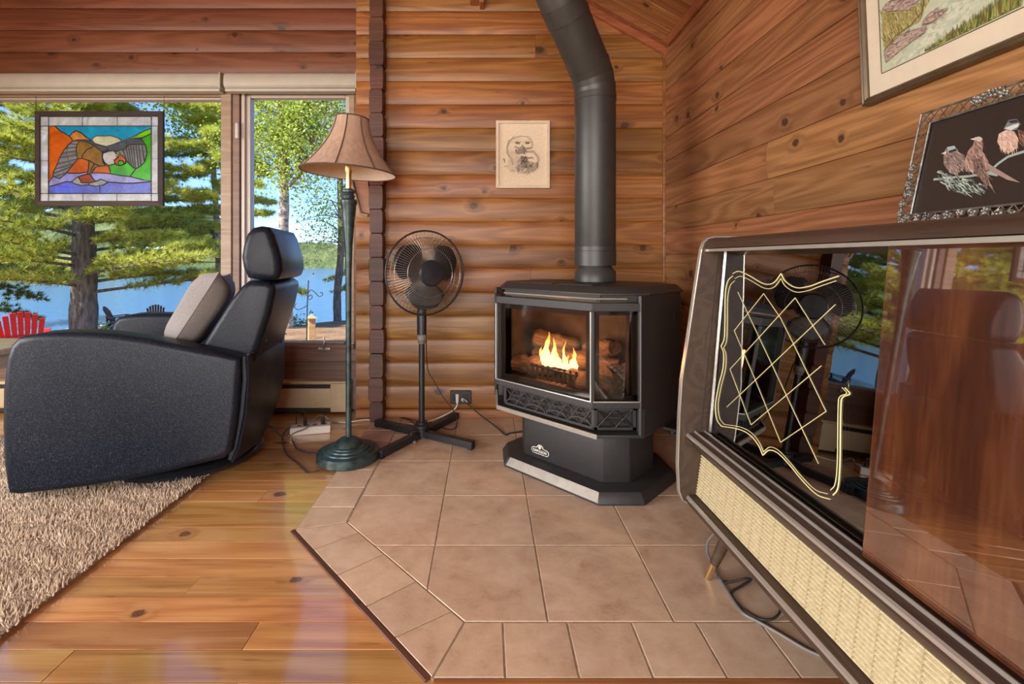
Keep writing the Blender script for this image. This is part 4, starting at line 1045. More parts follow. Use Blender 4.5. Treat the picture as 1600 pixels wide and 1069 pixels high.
# ------------------------------------------------------------------ display cabinet on the right
CE = Vector((0.84, 0.85, 0.0)); CY1, CY0 = 1.5, 0.16
CROT = 0.024; CE2 = CE + Vector((0.0156, 0.0055, 0))       # the cabinet stands slightly askew to the wall
cab = empty('display_cabinet', CE2, CROT, 'low walnut display cabinet with sliding glass and lacquered door', 'cabinet')
def cpart(m, name, mat, parent=None, **kw):
    if parent is None: return m.build(name, mat, cab, loc=-CE, **kw)
    return m.build(name, mat, parent, **kw)       # child of a part that already sits at -CE
side = [(0.640, 0.177), (0.622, 0.187), (0.611, 0.215), (0.607, 0.30), (0.612, 0.45), (0.6194, 0.567), (0.640, 0.70), (0.661, 0.845), (0.682, 0.980), (0.690, 1.003), (0.704, 1.016), (0.725, 1.020), (1.020, 1.020), (1.020, 0.177)]
for y0, y1 in ((CY1, CY1 + 0.022), (CY0 - 0.022, CY0)):
    sp = cpart(MB().prism(side, 'y', y0, y1), 'side_panel', M['walnut'])
    t_ = MB(); 
    t_.prism(side[:13][::-1] + [], 'y', y0, y1) if False else None
    edge = [Vector((x, (y0 + y1) / 2, z)) for x, z in side[:13]]
    for (a, b) in zip(edge[:-1], edge[1:]):
        pass
    # flat cream edging that follows the curved front of the panel
    ringsA = []
    for i, p in enumerate(edge):
        tng = (edge[min(i + 1, len(edge) - 1)] - edge[max(i - 1, 0)]).normalized(); nn = Vector((tng.z, 0, -tng.x))
        if nn.x > 0 and i < 9: nn = -nn
        if i >= 9 and nn.z < 0: nn = -nn
        ringsA.append([p + nn * 0.0025 + Vector((0, -0.0115, 0)), p + nn * 0.0025 + Vector((0, 0.004, 0)), p - nn * 0.001 + Vector((0, 0.004, 0)), p - nn * 0.001 + Vector((0, -0.0115, 0))])
    cpart(MB().loft(ringsA), 'edge_trim', M['bright'], sp, smooth=True, angle=40)
gsl = 0.0875
def gx(z, off=0.0): return 0.70 + gsl * (z - 0.407) + off
cpart(MB().box(0.73, 1.020, CY0, CY1, 1.000, 1.016), 'top_board', M['walnut'], bevel=0.002)
# top rail with its rounded front and bright strip
rail = [(0.692, 0.984), (0.694, 0.995), (0.702, 1.006), (0.716, 1.0125), (0.74, 1.0135), (0.74, 0.984)]
tr_ = cpart(MB().prism(rail, 'y', CY0, CY1), 'top_rail', M['walnut'], smooth=True, angle=30)
cpart(MB().prism([(0.690, 0.973), (0.690, 0.982), (0.745, 0.984), (0.745, 0.976)], 'y', CY0, CY1), 'bright_strip', M['bright'], tr_, bevel=0.001)
cpart(MB().box(0.96, 1.020, 0.3, CY1 - 0.25, 1.016, 1.021), 'back_strip', M['walnut'])
cpart(MB().box(1.005, 1.018, CY0, CY1, 0.20, 1.0), 'back_panel', wood('cabinet_inside', (0.03, 0.012, 0.006), (0.06, 0.026, 0.013), (0.09, 0.045, 0.022), knots=0, axis='y', rough=.35))
cpart(MB().box(0.74, 1.004, CY0, CY1, 0.64, 0.648), 'glass_shelf', M['cab_glass'])
# ledge between grille and glass
ld = cpart(MB().prism([(0.634, 0.383), (0.634, 0.397), (0.640, 0.400), (0.72, 0.404), (1.005, 0.404), (1.005, 0.385), (0.70, 0.375), (0.684, 0.335), (0.675, 0.335)], 'y', CY0, CY1), 'ledge', M['walnut'], bevel=0.001)
cpart(MB().prism([(0.6315, 0.390), (0.6315, 0.397), (0.638, 0.4005), (0.638, 0.390)], 'y', CY0, CY1), 'bright_strip', M['bright'], ld, bevel=0.0008)
for xo in (0.658, 0.690, 0.712): cpart(MB().box(xo, xo + 0.0025, CY0, CY1, 0.400, 0.408), 'track_rail', M['bright'], ld)
# lower rail
lr = cpart(MB().prism([(0.635, 0.177), (0.635, 0.200), (0.642, 0.205), (0.68, 0.205), (0.68, 0.177)], 'y', CY0, CY1), 'lower_rail', M['walnut'], bevel=0.001)
cpart(MB().prism([(0.6325, 0.192), (0.6325, 0.199), (0.639, 0.2035), (0.639, 0.192)], 'y', CY0, CY1), 'bright_strip', M['bright'], lr, bevel=0.0008)
cpart(MB().box(0.66, 1.018, CY0, CY1, 0.177, 0.197), 'bottom_board', M['walnut'])
# grille of cream slats
g = G('cream_woven_grille'); sep = g.node('ShaderNodeSeparateXYZ', {0: g.coord()}); n = g.noise(g.coord(), 140, 3)
ln = g.math('FRACT', g.math('MULTIPLY', sep.outputs[1], 24.0)); thin = g.math('LESS_THAN', ln, 0.07)
c0 = g.ramp(n, [(0.3, (0.50, 0.42, 0.24)), (0.7, (0.68, 0.60, 0.38))])
g.set(color=g.mix(g.math('MULTIPLY', thin, 0.45), c0, (0.22, 0.16, 0.08)), rough=0.7); g.bump(n, 0.3, 0.001); M['grille'] = g.m
NS = 14
for k in range(NS):
    z0 = 0.206 + (0.334 - 0.206) * k / NS; hgt = (0.334 - 0.206) / NS; x0 = 0.664 + 0.018 * k / NS
    cpart(MB().prism([(x0, z0 + 0.0008), (x0 - 0.003, z0 + hgt * .3), (x0 - 0.003, z0 + hgt * .75), (x0 + 0.001, z0 + hgt - 0.0004), (x0 + 0.01, z0 + hgt - 0.0004), (x0 + 0.01, z0 + 0.0008)], 'y', CY0 + 0.002, CY1 - 0.004), 'grille_slat', M['grille'])
cpart(MB().box(0.684, 0.69, CY0, CY1, 0.20, 0.34), 'grille_backing', M['dark_slot'])
# glass pane with gold lines, lacquered sliding door
def leaf(off, y0, y1, t, z0=0.406, z1=0.985):
    return MB().prism([(gx(z0, off), z0), (gx(z1, off), z1), (gx(z1, off + t), z1), (gx(z0, off + t), z0)], 'y', y0, y1)
gp = cpart(leaf(0.0, 0.62, CY1 - 0.016, 0.004), 'glass_pane', M['cab_glass'])
cpart(MB().prism([(gx(.406, -0.004), .406), (gx(.985, -0.004), .985), (gx(.985, .008), .985), (gx(.406, .008), .406)], 'y', CY1 - 0.016, CY1 - 0.012), 'edge_channel', M['silver'])
dr_ = cpart(leaf(-0.028, CY0 + 0.01, 0.868, 0.014), 'sliding_door', M['walnut_gloss'], bevel=0.002)
# a thin groove line on the inner face of the far end panel
cpart(MB().tube([(0.736, CY1 - 0.001, 0.968), (0.680, CY1 - 0.001, 0.41)], 0.0012, 4), 'groove', M['dark_slot'])
gn = Vector((1, 0, -gsl)).normalized()
CM = Matrix.Translation(CE2) @ Matrix.Rotation(CROT, 4, 'Z') @ Matrix.Translation(-CE)
def gpt(zx, zy, off=-0.0012):
    """a traced point of the gold decoration brought onto the glass"""
    p = on_plane(1040 + zx * 0.4396, 330 + zy * 0.4396, CM @ Vector((gx(0.407), 1, 0.407)), CM.to_3x3() @ gn); return CM.inverted() @ p + gn * off
lat = [[(258, 288), (545, 898)], [(245, 425), (350, 293)], [(350, 293), (410, 380), (460, 480), (572, 712)], [(245, 425), (320, 600), (410, 822)], [(410, 822), (572, 712)], [(218, 697), (605, 332)],
       [(230, 562), (462, 308)], [(462, 308), (568, 475)], [(230, 562), (305, 760)], [(305, 760), (555, 550)]]
for L_ in lat: cpart(MB().tube([gpt(*q) for q in L_], 0.0008, 5), 'gold_line', M['gold'], gp)
bord = [[(240, 222), (262, 214), (300, 230), (350, 258), (385, 255), (412, 222)], [(412, 222), (428, 250), (465, 272), (510, 268), (560, 250), (617, 231)],
        [(240, 230), (222, 250), (213, 300), (212, 400), (209, 455), (198, 480)], [(198, 480), (207, 505), (205, 560), (190, 620), (178, 690), (183, 740), (200, 765)],
        [(200, 765), (260, 775), (300, 795), (330, 830), (347, 868)], [(347, 868), (370, 850), (400, 860), (440, 900), (490, 960), (540, 1008), (585, 1024)],
        [(597, 1010), (614, 985), (622, 900), (625, 700), (632, 662), (657, 650), (640, 628)]]
for L_ in bord:
    for s_, r_ in ((1.0, 0.0014), (0.955, 0.0009)):
        pts = [(405 + (a - 405) * s_, 610 + (b - 610) * s_) for a, b in L_]
        cpart(MB().tube(smooth_path([gpt(*q) for q in pts], 5), r_, 5), 'gold_line', M['gold'], gp)
# splayed legs
for y_, sy in ((1.36, 1), (0.32, -1)):
    for x_, sx in ((0.70, -1), (0.98, 1)):
        t0, t1 = Vector((x_, y_, 0.178)), Vector((x_ + sx * 0.045, y_ + sy * 0.05, 0.0))
        mid = t0.lerp(t1, 0.70)
        lg = cpart(MB().tube([t0, mid], [0.019, 0.0125], 14), 'leg', M['walnut'], smooth=True, angle=50)
        cpart(MB().tube([mid, t1], [0.0128, 0.0095], 14), 'ferrule', M['brass'], lg, smooth=True, angle=50)
# ------------------------------------------------------------------ framed owl drawing on the back wall
def srgb(r, g_, b): return tuple((c / 255 / 12.92 if c / 255 <= 0.04045 else ((c / 255 + 0.055) / 1.055) ** 2.4) for c in (r, g_, b))
class Sheet:
    """flat print in a plane: origin, right and up vectors; traced points come in as pixels of the photograph"""
    def __init__(s, o, right, up, step=0.000002):
        s.o, s.r, s.u = Vector(o), Vector(right).normalized(), Vector(up).normalized(); s.n = s.r.cross(s.u); s.m = MB(); s.k = 0; s.step = step
    def uv(s, px, py):
        p = on_plane(px, py, s.o, s.n) - s.o; return p.dot(s.r), p.dot(s.u)
    def poly(s, uvs, col):
        s.k += 1; d = s.step * s.k
        s.m.add([(a, b, d) for a, b in uvs], [list(range(len(uvs)))], col)
    def stroke(s, a, b, w, col, w2=None):
        a, b = Vector(a), Vector(b); e = (b - a)
        if e.length < 1e-6: return
        e.normalize(); n = Vector((-e.y, e.x)); w2 = w if w2 is None else w2
        s.poly([a - n * w / 2, b - n * w2 / 2, b + n * w2 / 2, a + n * w / 2], col)
    def line(s, pts, w, col):
        for a, b in zip(pts[:-1], pts[1:]): s.stroke(a, b, w, col)
    def build(s, name, mat, parent, loc=(0, 0, 0)): return s.m.build(name, mat, parent, loc=loc, recalc=False)
def inside(pt, poly):
    x, y = pt; c = False
    for i in range(len(poly)):
        (x1, y1), (x2, y2) = poly[i - 1], poly[i]
        if (y1 > y) != (y2 > y) and x < (x2 - x1) * (y - y1) / (y2 - y1) + x1: c = not c
    return c
def rand_in(poly):
    xs = [p[0] for p in poly]; ys = [p[1] for p in poly]
    for _ in range(200):
        q = (random.uniform(min(xs), max(xs)), random.uniform(min(ys), max(ys)))
        if inside(q, poly): return q
    return poly[0]
def rect_frame(parent, w, h, bw, depth, mat, name='frame_bar', profile=None):
    """four mitred bars; local x right, y up, z towards the viewer"""
    pr = profile or [(0, 0), (0, depth), (bw, depth), (bw, 0)]
    cs = [(0, 0), (w, 0), (w, h), (0, h)]; ins = [(1, 1), (-1, 1), (-1, -1), (1, -1)]
    for i in range(4):
        j = (i + 1) % 4
        r0 = [(cs[i][0] + ins[i][0] * a, cs[i][1] + ins[i][1] * a, b) for a, b in pr]
        r1 = [(cs[j][0] + ins[j][0] * a, cs[j][1] + ins[j][1] * a, b) for a, b in pr]
        MB().loft([r0, r1]).build(name, mat, parent, bevel=0.001)
def oriented(name, origin, right, up, label, cat):
    r, u = Vector(right).normalized(), Vector(up).normalized(); n = r.cross(u)
    o = bpy.data.objects.new(name, None); COL.objects.link(o); tag(o, label, cat)
    Mx = Matrix((r, u, n)).transposed().to_4x4(); Mx.translation = Vector(origin); o.matrix_world = Mx
    return o
cream = srgb(226, 208, 182)
YO = YB - 0.030
o0 = W(775, 294, YO); wO, hO = (859 - 775) * YO / F, (294 - 188.5) * YO / F
owl = oriented('owl_picture', o0 + Vector((0, 0.012, 0)), (1, 0, 0), (0, 0, 1), 'pale framed pencil drawing of an owl with its chick', 'picture')
rect_frame(owl, wO, hO, 0.017, 0.016, plain('pale_maple_frame', (0.66, 0.55, 0.42), 0.45, grain=.04))
sh_ = Sheet(o0, (1, 0, 0), (0, 0, 1))
sh_.poly([(0.015, 0.015), (wO - 0.015, 0.015), (wO - 0.015, hO - 0.015), (0.015, hO - 0.015)], cream)
def oz(x, y): return sh_.uv(760 + x * 0.131, 170 + y * 0.131)
def tone(t): return tuple(c0 * (1 - t) + c1 * t for c0, c1 in zip(cream, srgb(52, 40, 34)))
def sketch(pts, w, t, n=6, jit=9):
    for _ in range(n):
        d = [(a + random.gauss(0, jit), b + random.gauss(0, jit)) for a, b in pts]
        sh_.line([oz(*q) for q in d], w * random.uniform(.5, 1.2), tone(min(1, t * random.uniform(.7, 1.5))))
def scribble(poly, n, t, L, ang, w=0.0019):
    for _ in range(int(n * 2.2)):
        q = rand_in(poly); a = ang + random.gauss(0, .6); l = L * random.uniform(.4, 1.2)
        sh_.stroke(oz(*q), oz(q[0] + l * math.cos(a), q[1] + l * math.sin(a)), w * random.uniform(.6, 1.5), tone(min(1, t * random.uniform(.5, 1.5))))
scribble([(250, 400), (330, 340), (420, 320), (520, 340), (560, 420), (545, 470), (470, 520), (330, 520), (260, 480)], 110, 0.16, 24, 1.3)
scribble([(255, 480), (330, 500), (390, 560), (400, 680), (330, 680), (280, 590)], 100, 0.24, 34, 1.1)
scribble([(250, 600), (330, 620), (400, 740), (330, 760), (240, 700)], 70, 0.22, 34, .4)
sketch([(335, 335), (270, 385), (243, 450), (255, 530), (295, 600), (320, 670)], 0.0022, .55, 7)
sketch([(330, 345), (410, 318), (500, 335), (545, 385), (555, 450), (520, 470)], 0.0016, .45, 6, 7)
scribble([(340, 475), (400, 480), (440, 445), (475, 500), (455, 530), (380, 530), (345, 515)], 90, .75, 26, 1.2, .0022)
sketch([(340, 455), (400, 470), (432, 440), (470, 470), (540, 465)], .002, .6, 6, 6)
for c in (375, 490):
    sh_.poly([oz(c + 30 * math.cos(a), 405 + 12 * math.sin(a)) for a in [i * .52 for i in range(12)]], tone(.85))
    sketch([(c - 42, 395), (c, 382), (c + 44, 398)], .0013, .45, 4, 5)
scribble([(400, 580), (470, 555), (500, 610), (600, 640), (620, 700), (540, 755), (400, 750), (370, 700)], 190, .55, 40, 2.4, .0018)
scribble([(410, 570), (490, 560), (500, 640), (430, 680)], 70, .9, 24, 2.0, .0022)
scribble([(440, 640), (540, 660), (520, 700), (430, 700)], 40, .85, 26, .2, .0022)
sketch([(480, 515), (560, 510), (610, 560), (632, 600), (610, 690), (560, 745)], .0018, .5, 7, 9)
sketch([(500, 590), (540, 580), (560, 600)], .002, .7, 6, 6); sketch([(595, 640), (612, 670), (605, 700)], .0026, .8, 4, 5); sketch([(210, 600), (225, 640)], .0025, .7, 4, 6); sketch([(215, 690), (250, 675)], .002, .5, 4, 6)
sketch([(280, 745), (330, 735)], .002, .4, 6, 9); sketch([(360, 690), (380, 740), (400, 720)], .0026, .7, 6, 8)
o = sh_.build('drawing', M['print'], owl, (0, 0, 0.004))

# ------------------------------------------------------------------ watercolour on the side wall
UP2 = Vector((-0.043, 0, 1)).normalized()
c0 = Vector((1.045, 1.3237, 1.375))
wc = oriented('watercolour_picture', c0 + Vector((0.012, 0, 0)), (0, -1, 0), UP2, 'large matted watercolour of grassy rocks hanging on the side wall', 'picture')
bronze = plain('bronze_frame', (0.11, 0.075, 0.042), 0.35, 0.3, grain=.1)
PWd, PHt = 0.66, 0.50
rect_frame(wc, PWd, PHt, 0.020, 0.02, bronze, profile=[(0, -0.01), (0, 0.008), (0.004, 0.012), (0.009, 0.009), (0.013, 0.012), (0.019, 0.008), (0.02, 0.0)])
MB().box(0.017, PWd - 0.017, 0.017, PHt - 0.017, -0.008, 0.001).build('mat_board', plain('cream_mat_board', (0.60, 0.54, 0.42), 0.8, grain=.02), wc)
ws = Sheet(c0, (0, -1, 0), UP2, 0.000002)
U0, U1, V0, V1 = 0.062, 0.60, 0.070, 0.43
bgc = srgb(176, 184, 160)
def wz(x, y):
    a, b = ws.uv(1330 + x * 0.16875, y * 0.16875); return (min(max(a, U0), U1), min(max(b, V0), V1))
ws.poly([(U0, V0), (U1, V0), (U1, V1), (U0, V1)], bgc)
def wash(poly, n, cols, L, ang, w):
    for _ in range(n):
        q = rand_in(poly); a = ang + random.gauss(0, .25); l = L * random.uniform(.4, 1.3)
        ws.stroke(wz(*q), wz(q[0] + l * math.cos(a), q[1] + l * math.sin(a)), w * random.uniform(.5, 1.5), random.choice(cols), w * .15)
path = [(270, 660), (650, 470), (1000, 250), (1160, 0), (830, 0), (640, 230), (500, 380)]
wash(path, 160, [srgb(186, 192, 170), srgb(172, 184, 164), srgb(192, 196, 178), srgb(160, 172, 150)], 120, -.7, .010)
grassA = [(250, 110), (420, 100), (620, 20), (700, -20), (640, 90), (600, 200), (480, 270), (270, 470), (255, 300)]
ws.poly([wz(*q) for q in grassA], srgb(150, 140, 92))
wash(grassA, 330, [srgb(158, 158, 84), srgb(128, 132, 62), srgb(176, 172, 118), srgb(112, 96, 62), srgb(150, 128, 96)], 60, -1.9, .0032)
rocks = [[(258, 85), (290, 30), (360, 0), (600, -10), (540, 40), (500, 95), (300, 105)], [(272, 500), (400, 330), (520, 285), (660, 240), (640, 300), (520, 390), (390, 490), (290, 580)], [(640, 180), (700, 110), (830, 105), (790, 150), (700, 215), (620, 235)]]
for R_ in rocks:
    ws.poly([wz(*q) for q in R_], srgb(150, 132, 124))
    wash(R_, 130, [srgb(164, 146, 140), srgb(128, 112, 112), srgb(178, 164, 152), srgb(112, 96, 94), srgb(170, 150, 130)], 60, -.5, .0035)
    ws.line([wz(*q) for q in R_] + [wz(*R_[0])], .0012, srgb(92, 76, 72))
ws.line([wz(*q) for q in [(270, 480), (380, 330), (520, 230), (620, 110), (640, 0)]], .002, srgb(96, 76, 58))
for _ in range(520):
    t = random.random() ** .8; bx, by = 655 + (1530 - 655) * t, 478 + (55 - 478) * t
    hh = (34 + 170 * t) * random.uniform(.35, 1.1); off = random.uniform(0, .55) * hh
    ws.stroke(wz(bx, by - off * .5), wz(bx + random.uniform(-14, 30), by - off * .5 - hh), .0036 * random.uniform(.5, 1.3), random.choice([srgb(96, 106, 40), srgb(126, 134, 58), srgb(70, 78, 32), srgb(104, 84, 52), srgb(150, 154, 84)]), .0003)
ws.build('painting', M['print'], wc, (0, 0, 0.0014))
for i, (a, b, c, d) in enumerate(((U0 - .002, U0, V0, V1), (U1, U1 + .002, V0, V1), (U0, U1, V0 - .002, V0), (U0, U1, V1, V1 + .002))): MB().box(a, b, c, d, 0.0005, 0.0022).build('mat_bevel', bronze, wc)

# ------------------------------------------------------------------ bird picture standing on the cabinet
b0 = Vector((0.952, 1.1, 1.0225)); UPb = Vector((0.06, 0, 0.27)).normalized()
bp = oriented('bird_picture', b0, (0, -1, 0), UPb, 'ornate silver filigree frame with birds on black standing on the cabinet', 'picture')
bw_, bh_ = 0.37, 0.270; bd_ = 0.032
pewter = plain('antique_pewter', (0.34, 0.33, 0.30), 0.38, 0.85, grain=.25, nscale=60)
for a in (0.0, bd_ - 0.004):
    q = [(a, a), (bw_ - a, a), (bw_ - a, bh_ - a), (a, bh_ - a)]
    MB().tube([(x, y_, 0.0) for x, y_ in q], 0.0028, 6, False, True).build('frame_rail', pewter, bp, smooth=True, angle=30)
fil = MB()
def lattice_band(p, q, nrm):
    p, q = Vector(p), Vector(q); L = (q - p).length; e = (q - p) / L; n = Vector(nrm); k = int(L / 0.021)
    for i in range(k):
        a0, a1 = p + e * (L * i / k), p + e * (L * (i + 1) / k); w = bd_ - 0.004
        fil.tube([(*a0, 0), (*(a1 + n * w), 0)], 0.0013, 4); fil.tube([(*(a0 + n * w), 0), (*a1, 0)], 0.0013, 4)
lattice_band((0, 0), (0, bh_), (1, 0)); lattice_band((bw_, 0), (bw_, bh_), (-1, 0)); lattice_band((0, 0), (bw_, 0), (0, 1)); lattice_band((0, bh_), (bw_, bh_), (0, -1))
fil.build('lattice', pewter, bp)
flo = MB()
def flower(x, y_, r):
    for k in range(5):
        a = 2 * math.pi * k / 5 + random.random(); cx, cy = x + r * .62 * math.cos(a), y_ + r * .62 * math.sin(a)
        flo.lathe([(0, 0.004), (r * .45, 0.005), (r * .38, 0.0085), (0, 0.007)], 7, (cx, cy, 0))
    flo.lathe([(0, .005), (r * .3, .006), (r * .2, .011), (0, .012)], 7, (x, y_, 0))
sp_ = []
for k in range(7): sp_.append((bd_ * .5 + random.uniform(-.008, .008), 0.012 + 0.021 * k))
for k in range(5): sp_.append((0.13 + 0.014 * k, bh_ - bd_ * .5 + random.uniform(-.008, .008)))
for k in range(12): sp_.append((0.03 + 0.024 * k, bd_ * .45 + random.uniform(-.007, .007)))
for k in range(5): sp_.append((0.25 + 0.018 * k, bh_ - bd_ * .5 + random.uniform(-.006, .006)))
for x, y_ in sp_:
    flower(x, y_, random.uniform(.0075, .011))
    a = random.uniform(0, 6.28); flo.tube([(x, y_, .003), (x + .014 * math.cos(a), y_ + .014 * math.sin(a), .005)], [.002, .0008], 4)
flo.build('cast_flowers', pewter, bp)['kind'] = 'stuff'
bs = Sheet(b0, (0, -1, 0), UPb, 0.000002)
def bz_(x, y): return bs.uv(1380 + x * 0.2526, 100 + y * 0.2526)
dk = srgb(46, 40, 37)
bs.poly([(bd_ - .003, bd_ - .003), (bw_ - bd_ + .003, bd_ - .003), (bw_ - bd_ + .003, bh_ - bd_ + .003), (bd_ - .003, bh_ - bd_ + .003)], dk)
def bpoly(pts, c): bs.poly([bz_(*q) for q in pts], srgb(*c))
def feathers(poly, n, cols, L, ang, w=.0016):
    for _ in range(n):
        q = rand_in(poly); a = ang + random.gauss(0, .3); l = L * random.uniform(.5, 1.2)
        bs.stroke(bz_(*q), bz_(q[0] + l * math.cos(a), q[1] + l * math.sin(a)), w * random.uniform(.4, 1.2), srgb(*random.choice(cols)), w * .2)
for pts, w in (([(300, 712), (420, 700), (520, 692), (640, 668), (700, 612), (760, 570), (900, 525)], .005), ([(640, 668), (700, 680)], .008), ([(420, 700), (400, 730), (410, 750)], .002)): bs.line([bz_(*q) for q in pts], w, srgb(150, 168, 158))
twig = [(320, 640), (360, 660), (480, 700), (600, 720), (590, 790), (490, 800), (400, 770), (310, 705)]
feathers(twig, 130, [(140, 158, 150), (96, 112, 104), (176, 188, 178), (70, 84, 78)], 46, .6, .0028)
b1 = [(362, 548), (385, 512), (430, 505), (450, 540), (490, 560), (505, 600), (485, 650), (440, 685), (400, 672), (365, 620)]
bpoly(b1, (128, 112, 104)); feathers(b1, 90, [(150, 128, 122), (92, 80, 74), (176, 168, 162), (64, 56, 52)], 34, .8)
bpoly([(385, 512), (430, 503), (450, 535), (420, 545), (392, 540)], (150, 172, 176)); bpoly([(395, 535), (440, 520), (446, 535), (400, 550)], (52, 52, 52)); bpoly([(348, 552), (378, 540), (378, 556)], (210, 205, 190))
b2 = [(545, 500), (560, 452), (600, 452), (608, 490), (603, 540), (640, 600), (650, 650), (560, 672), (500, 662), (488, 610), (515, 535)]
bpoly(b2, (152, 124, 114)); feathers(b2, 90, [(182, 152, 140), (110, 86, 78), (200, 182, 170), (76, 60, 54)], 38, 1.1)
bpoly([(540, 590), (590, 580), (625, 650), (660, 762), (610, 730), (560, 670)], (104, 84, 76)); feathers([(545, 595), (590, 585), (625, 650), (655, 750), (610, 725)], 40, [(150, 128, 116), (70, 56, 52)], 60, 1.1)
bpoly([(620, 600), (690, 645), (836, 732), (760, 715), (650, 660)], (150, 130, 120)); bpoly([(528, 462), (562, 455), (556, 470)], (212, 208, 196)); bpoly([(556, 452), (585, 446), (605, 460), (590, 478), (562, 470)], (190, 178, 166))
b3 = [(695, 480), (705, 430), (750, 405), (800, 415), (825, 460), (815, 520), (765, 552), (720, 525)]
bpoly(b3, (196, 164, 148)); feathers(b3, 80, [(212, 184, 166), (170, 136, 122), (222, 204, 188)], 36, 1.3)
bpoly([(735, 400), (765, 345), (815, 338), (840, 370), (815, 405), (770, 412)], (110, 120, 122)); bpoly([(740, 395), (790, 375), (830, 365), (825, 385), (780, 410)], (196, 200, 196)); bpoly([(760, 350), (815, 342), (828, 358), (780, 366)], (46, 50, 54))
b4 = [(822, 400), (870, 420), (900, 520), (868, 530), (830, 480)]; bpoly(b4, (96, 74, 62)); feathers(b4, 40, [(150, 118, 98), (60, 46, 40)], 50, 1.0)
bs.build('print', M['print_gloss'], bp, (0, 0, -0.004))
MB().box(bd_ - .006, bw_ - bd_ + .006, bd_ - .006, bh_ - bd_ + .006, -0.010, -0.0045).build('backing', M['dark_slot'], bp)
MB().prism([(0.10, -0.008), (0.10, -0.012), (0.0, -0.050), (0.0, -0.044)], 'x', bw_ * .5 - .03, bw_ * .5 + .03).build('easel_leg', M['dark_slot'], bp) if False else None

# ------------------------------------------------------------------ stained glass eagle hanging in the window
KS = 0.1684 * 2.935 / F; SGY = 2.935
sg0 = W(40 + 690 * 0.1684, 160 + 525 * 0.1684, SGY)
sg = oriented('stained_glass_panel', sg0, (1, 0, 0), (0, 0, 1), 'stained glass panel of a swooping eagle hanging in the wide window', 'stained glass')
def S2(p): return ((p[0] - 690) * KS, (525 - p[1]) * KS)
def glass_col(name, c, rough=.25):
    g = G('stained_' + name); n = g.noise(g.coord(), 9, 4, .6, 1.2); n2 = g.noise(g.coord(), 60, 3)
    lo = tuple(x * .62 for x in c); hi = tuple(min(1, x * 1.25) for x in c)
    col = g.ramp(g.math('ADD', g.math('MULTIPLY', n, .75), g.math('MULTIPLY', n2, .25)), [(.32, lo), (.68, hi)])
    g.set(color=col, rough=rough); tl = g.node('ShaderNodeBsdfTranslucent', {'Color': col}); tr = g.node('ShaderNodeBsdfTransparent', {'Color': col})
    a = g.node('ShaderNodeMixShader', {0: .62, 1: tl.outputs[0], 2: tr.outputs[0]})
    b = g.node('ShaderNodeMixShader', {0: .25, 1: a.outputs[0], 2: g.b.outputs[0]}); g.L.new(b.outputs[0], g.out.inputs[0]); return g.m
SGM = {k: glass_col(k, v) for k, v in dict(clear=(.90, .94, .95), sky=(.03, .58, .90), orange=(1.0, .26, .02), peach=(1.0, .45, .12), cream=(1.0, .95, .66), grey=(.46, .45, .46), slate=(.20, .22, .27), brown=(.50, .31, .07),
                                          white=(1.0, .93, .88), beak=(.90, .22, .03), green=(.12, .68, .02), lime=(.36, .85, .04), lav=(.56, .55, 1.0), blue=(.26, .32, 1.0), rust=(.55, .13, .03), pale=(.62, .66, .60)).items()}
lead = plain('lead_came', (0.015, 0.014, 0.014), 0.5, .3)
cames = MB()
def piece(pts, mat, label=None):
    q = [S2(p) for p in pts]
    MB().prism(q, 'z', -0.002, 0.002).build('pane', SGM[mat], sg)
    cames.tube([(a, b, 0.0) for a, b in q], 0.0046, 4, False, True)
X0, X1, Y0, Y1, x0, x1, y0, y1 = 138, 1232, 132, 918, 216, 1168, 220, 846
for a, b, c, d in ((X0, x0, Y0, y0), (x1, X1, Y0, y0), (X0, x0, y1, Y1), (x1, X1, y1, Y1), (x0, 530, Y0, y0), (530, 852, Y0, y0), (852, x1, Y0, y0), (x0, 533, y1, Y1), (533, 850, y1, Y1), (850, x1, y1, Y1), (X0, x0, y0, 543), (X0, x0, 543, y1), (x1, X1, y0, 525), (x1, X1, 525, y1)):
    piece([(a, c), (b, c), (b, d), (a, d)], 'clear')
piece([(270, 220), (1168, 220), (1168, 240), (1090, 270), (1020, 310), (935, 345), (900, 360), (860, 330), (790, 308), (720, 312), (660, 310), (625, 330), (618, 358), (560, 320), (520, 285), (470, 265), (440, 280), (408, 315), (370, 290), (330, 270)], 'sky')
piece([(216, 220), (270, 220), (330, 270), (370, 290), (408, 315), (430, 340), (440, 360), (400, 395), (360, 440), (320, 510), (290, 590), (262, 640), (255, 690), (216, 745)], 'orange')
piece([(408, 315), (440, 280), (470, 265), (520, 285), (560, 320), (618, 358), (540, 350), (480, 350), (440, 360), (430, 340)], 'peach')
piece([(625, 330), (660, 310), (720, 312), (790, 308), (860, 330), (900, 360), (820, 390), (750, 412), (700, 400), (645, 385), (618, 358)], 'cream')
# left wing in feathers
wl_o = [(440, 360), (410, 385), (375, 425), (345, 470), (318, 515), (298, 570), (275, 620), (262, 660), (262, 692), (320, 708)]
wl_i = [(500, 362), (480, 390), (472, 420), (470, 450), (476, 490), (485, 525), (450, 570), (430, 595), (380, 655), (320, 708)]
for k in range(9):
    piece([wl_o[k], wl_i[k], wl_i[k + 1], wl_o[k + 1]] if k < 8 else [wl_o[k], wl_i[k], wl_o[k + 1]], 'grey')
piece([(500, 362), (540, 350), (618, 358), (645, 385), (700, 400), (750, 412), (770, 445), (715, 460), (640, 405), (590, 375), (530, 362)], 'slate')
piece([(500, 362), (530, 362), (590, 375), (640, 405), (570, 440), (530, 490), (526, 520), (485, 525), (476, 490), (470, 450), (480, 390)], 'brown')
piece([(640, 405), (715, 460), (712, 500), (720, 550), (740, 590), (700, 592), (650, 575), (600, 545), (526, 520), (530, 490), (570, 440)], 'brown')
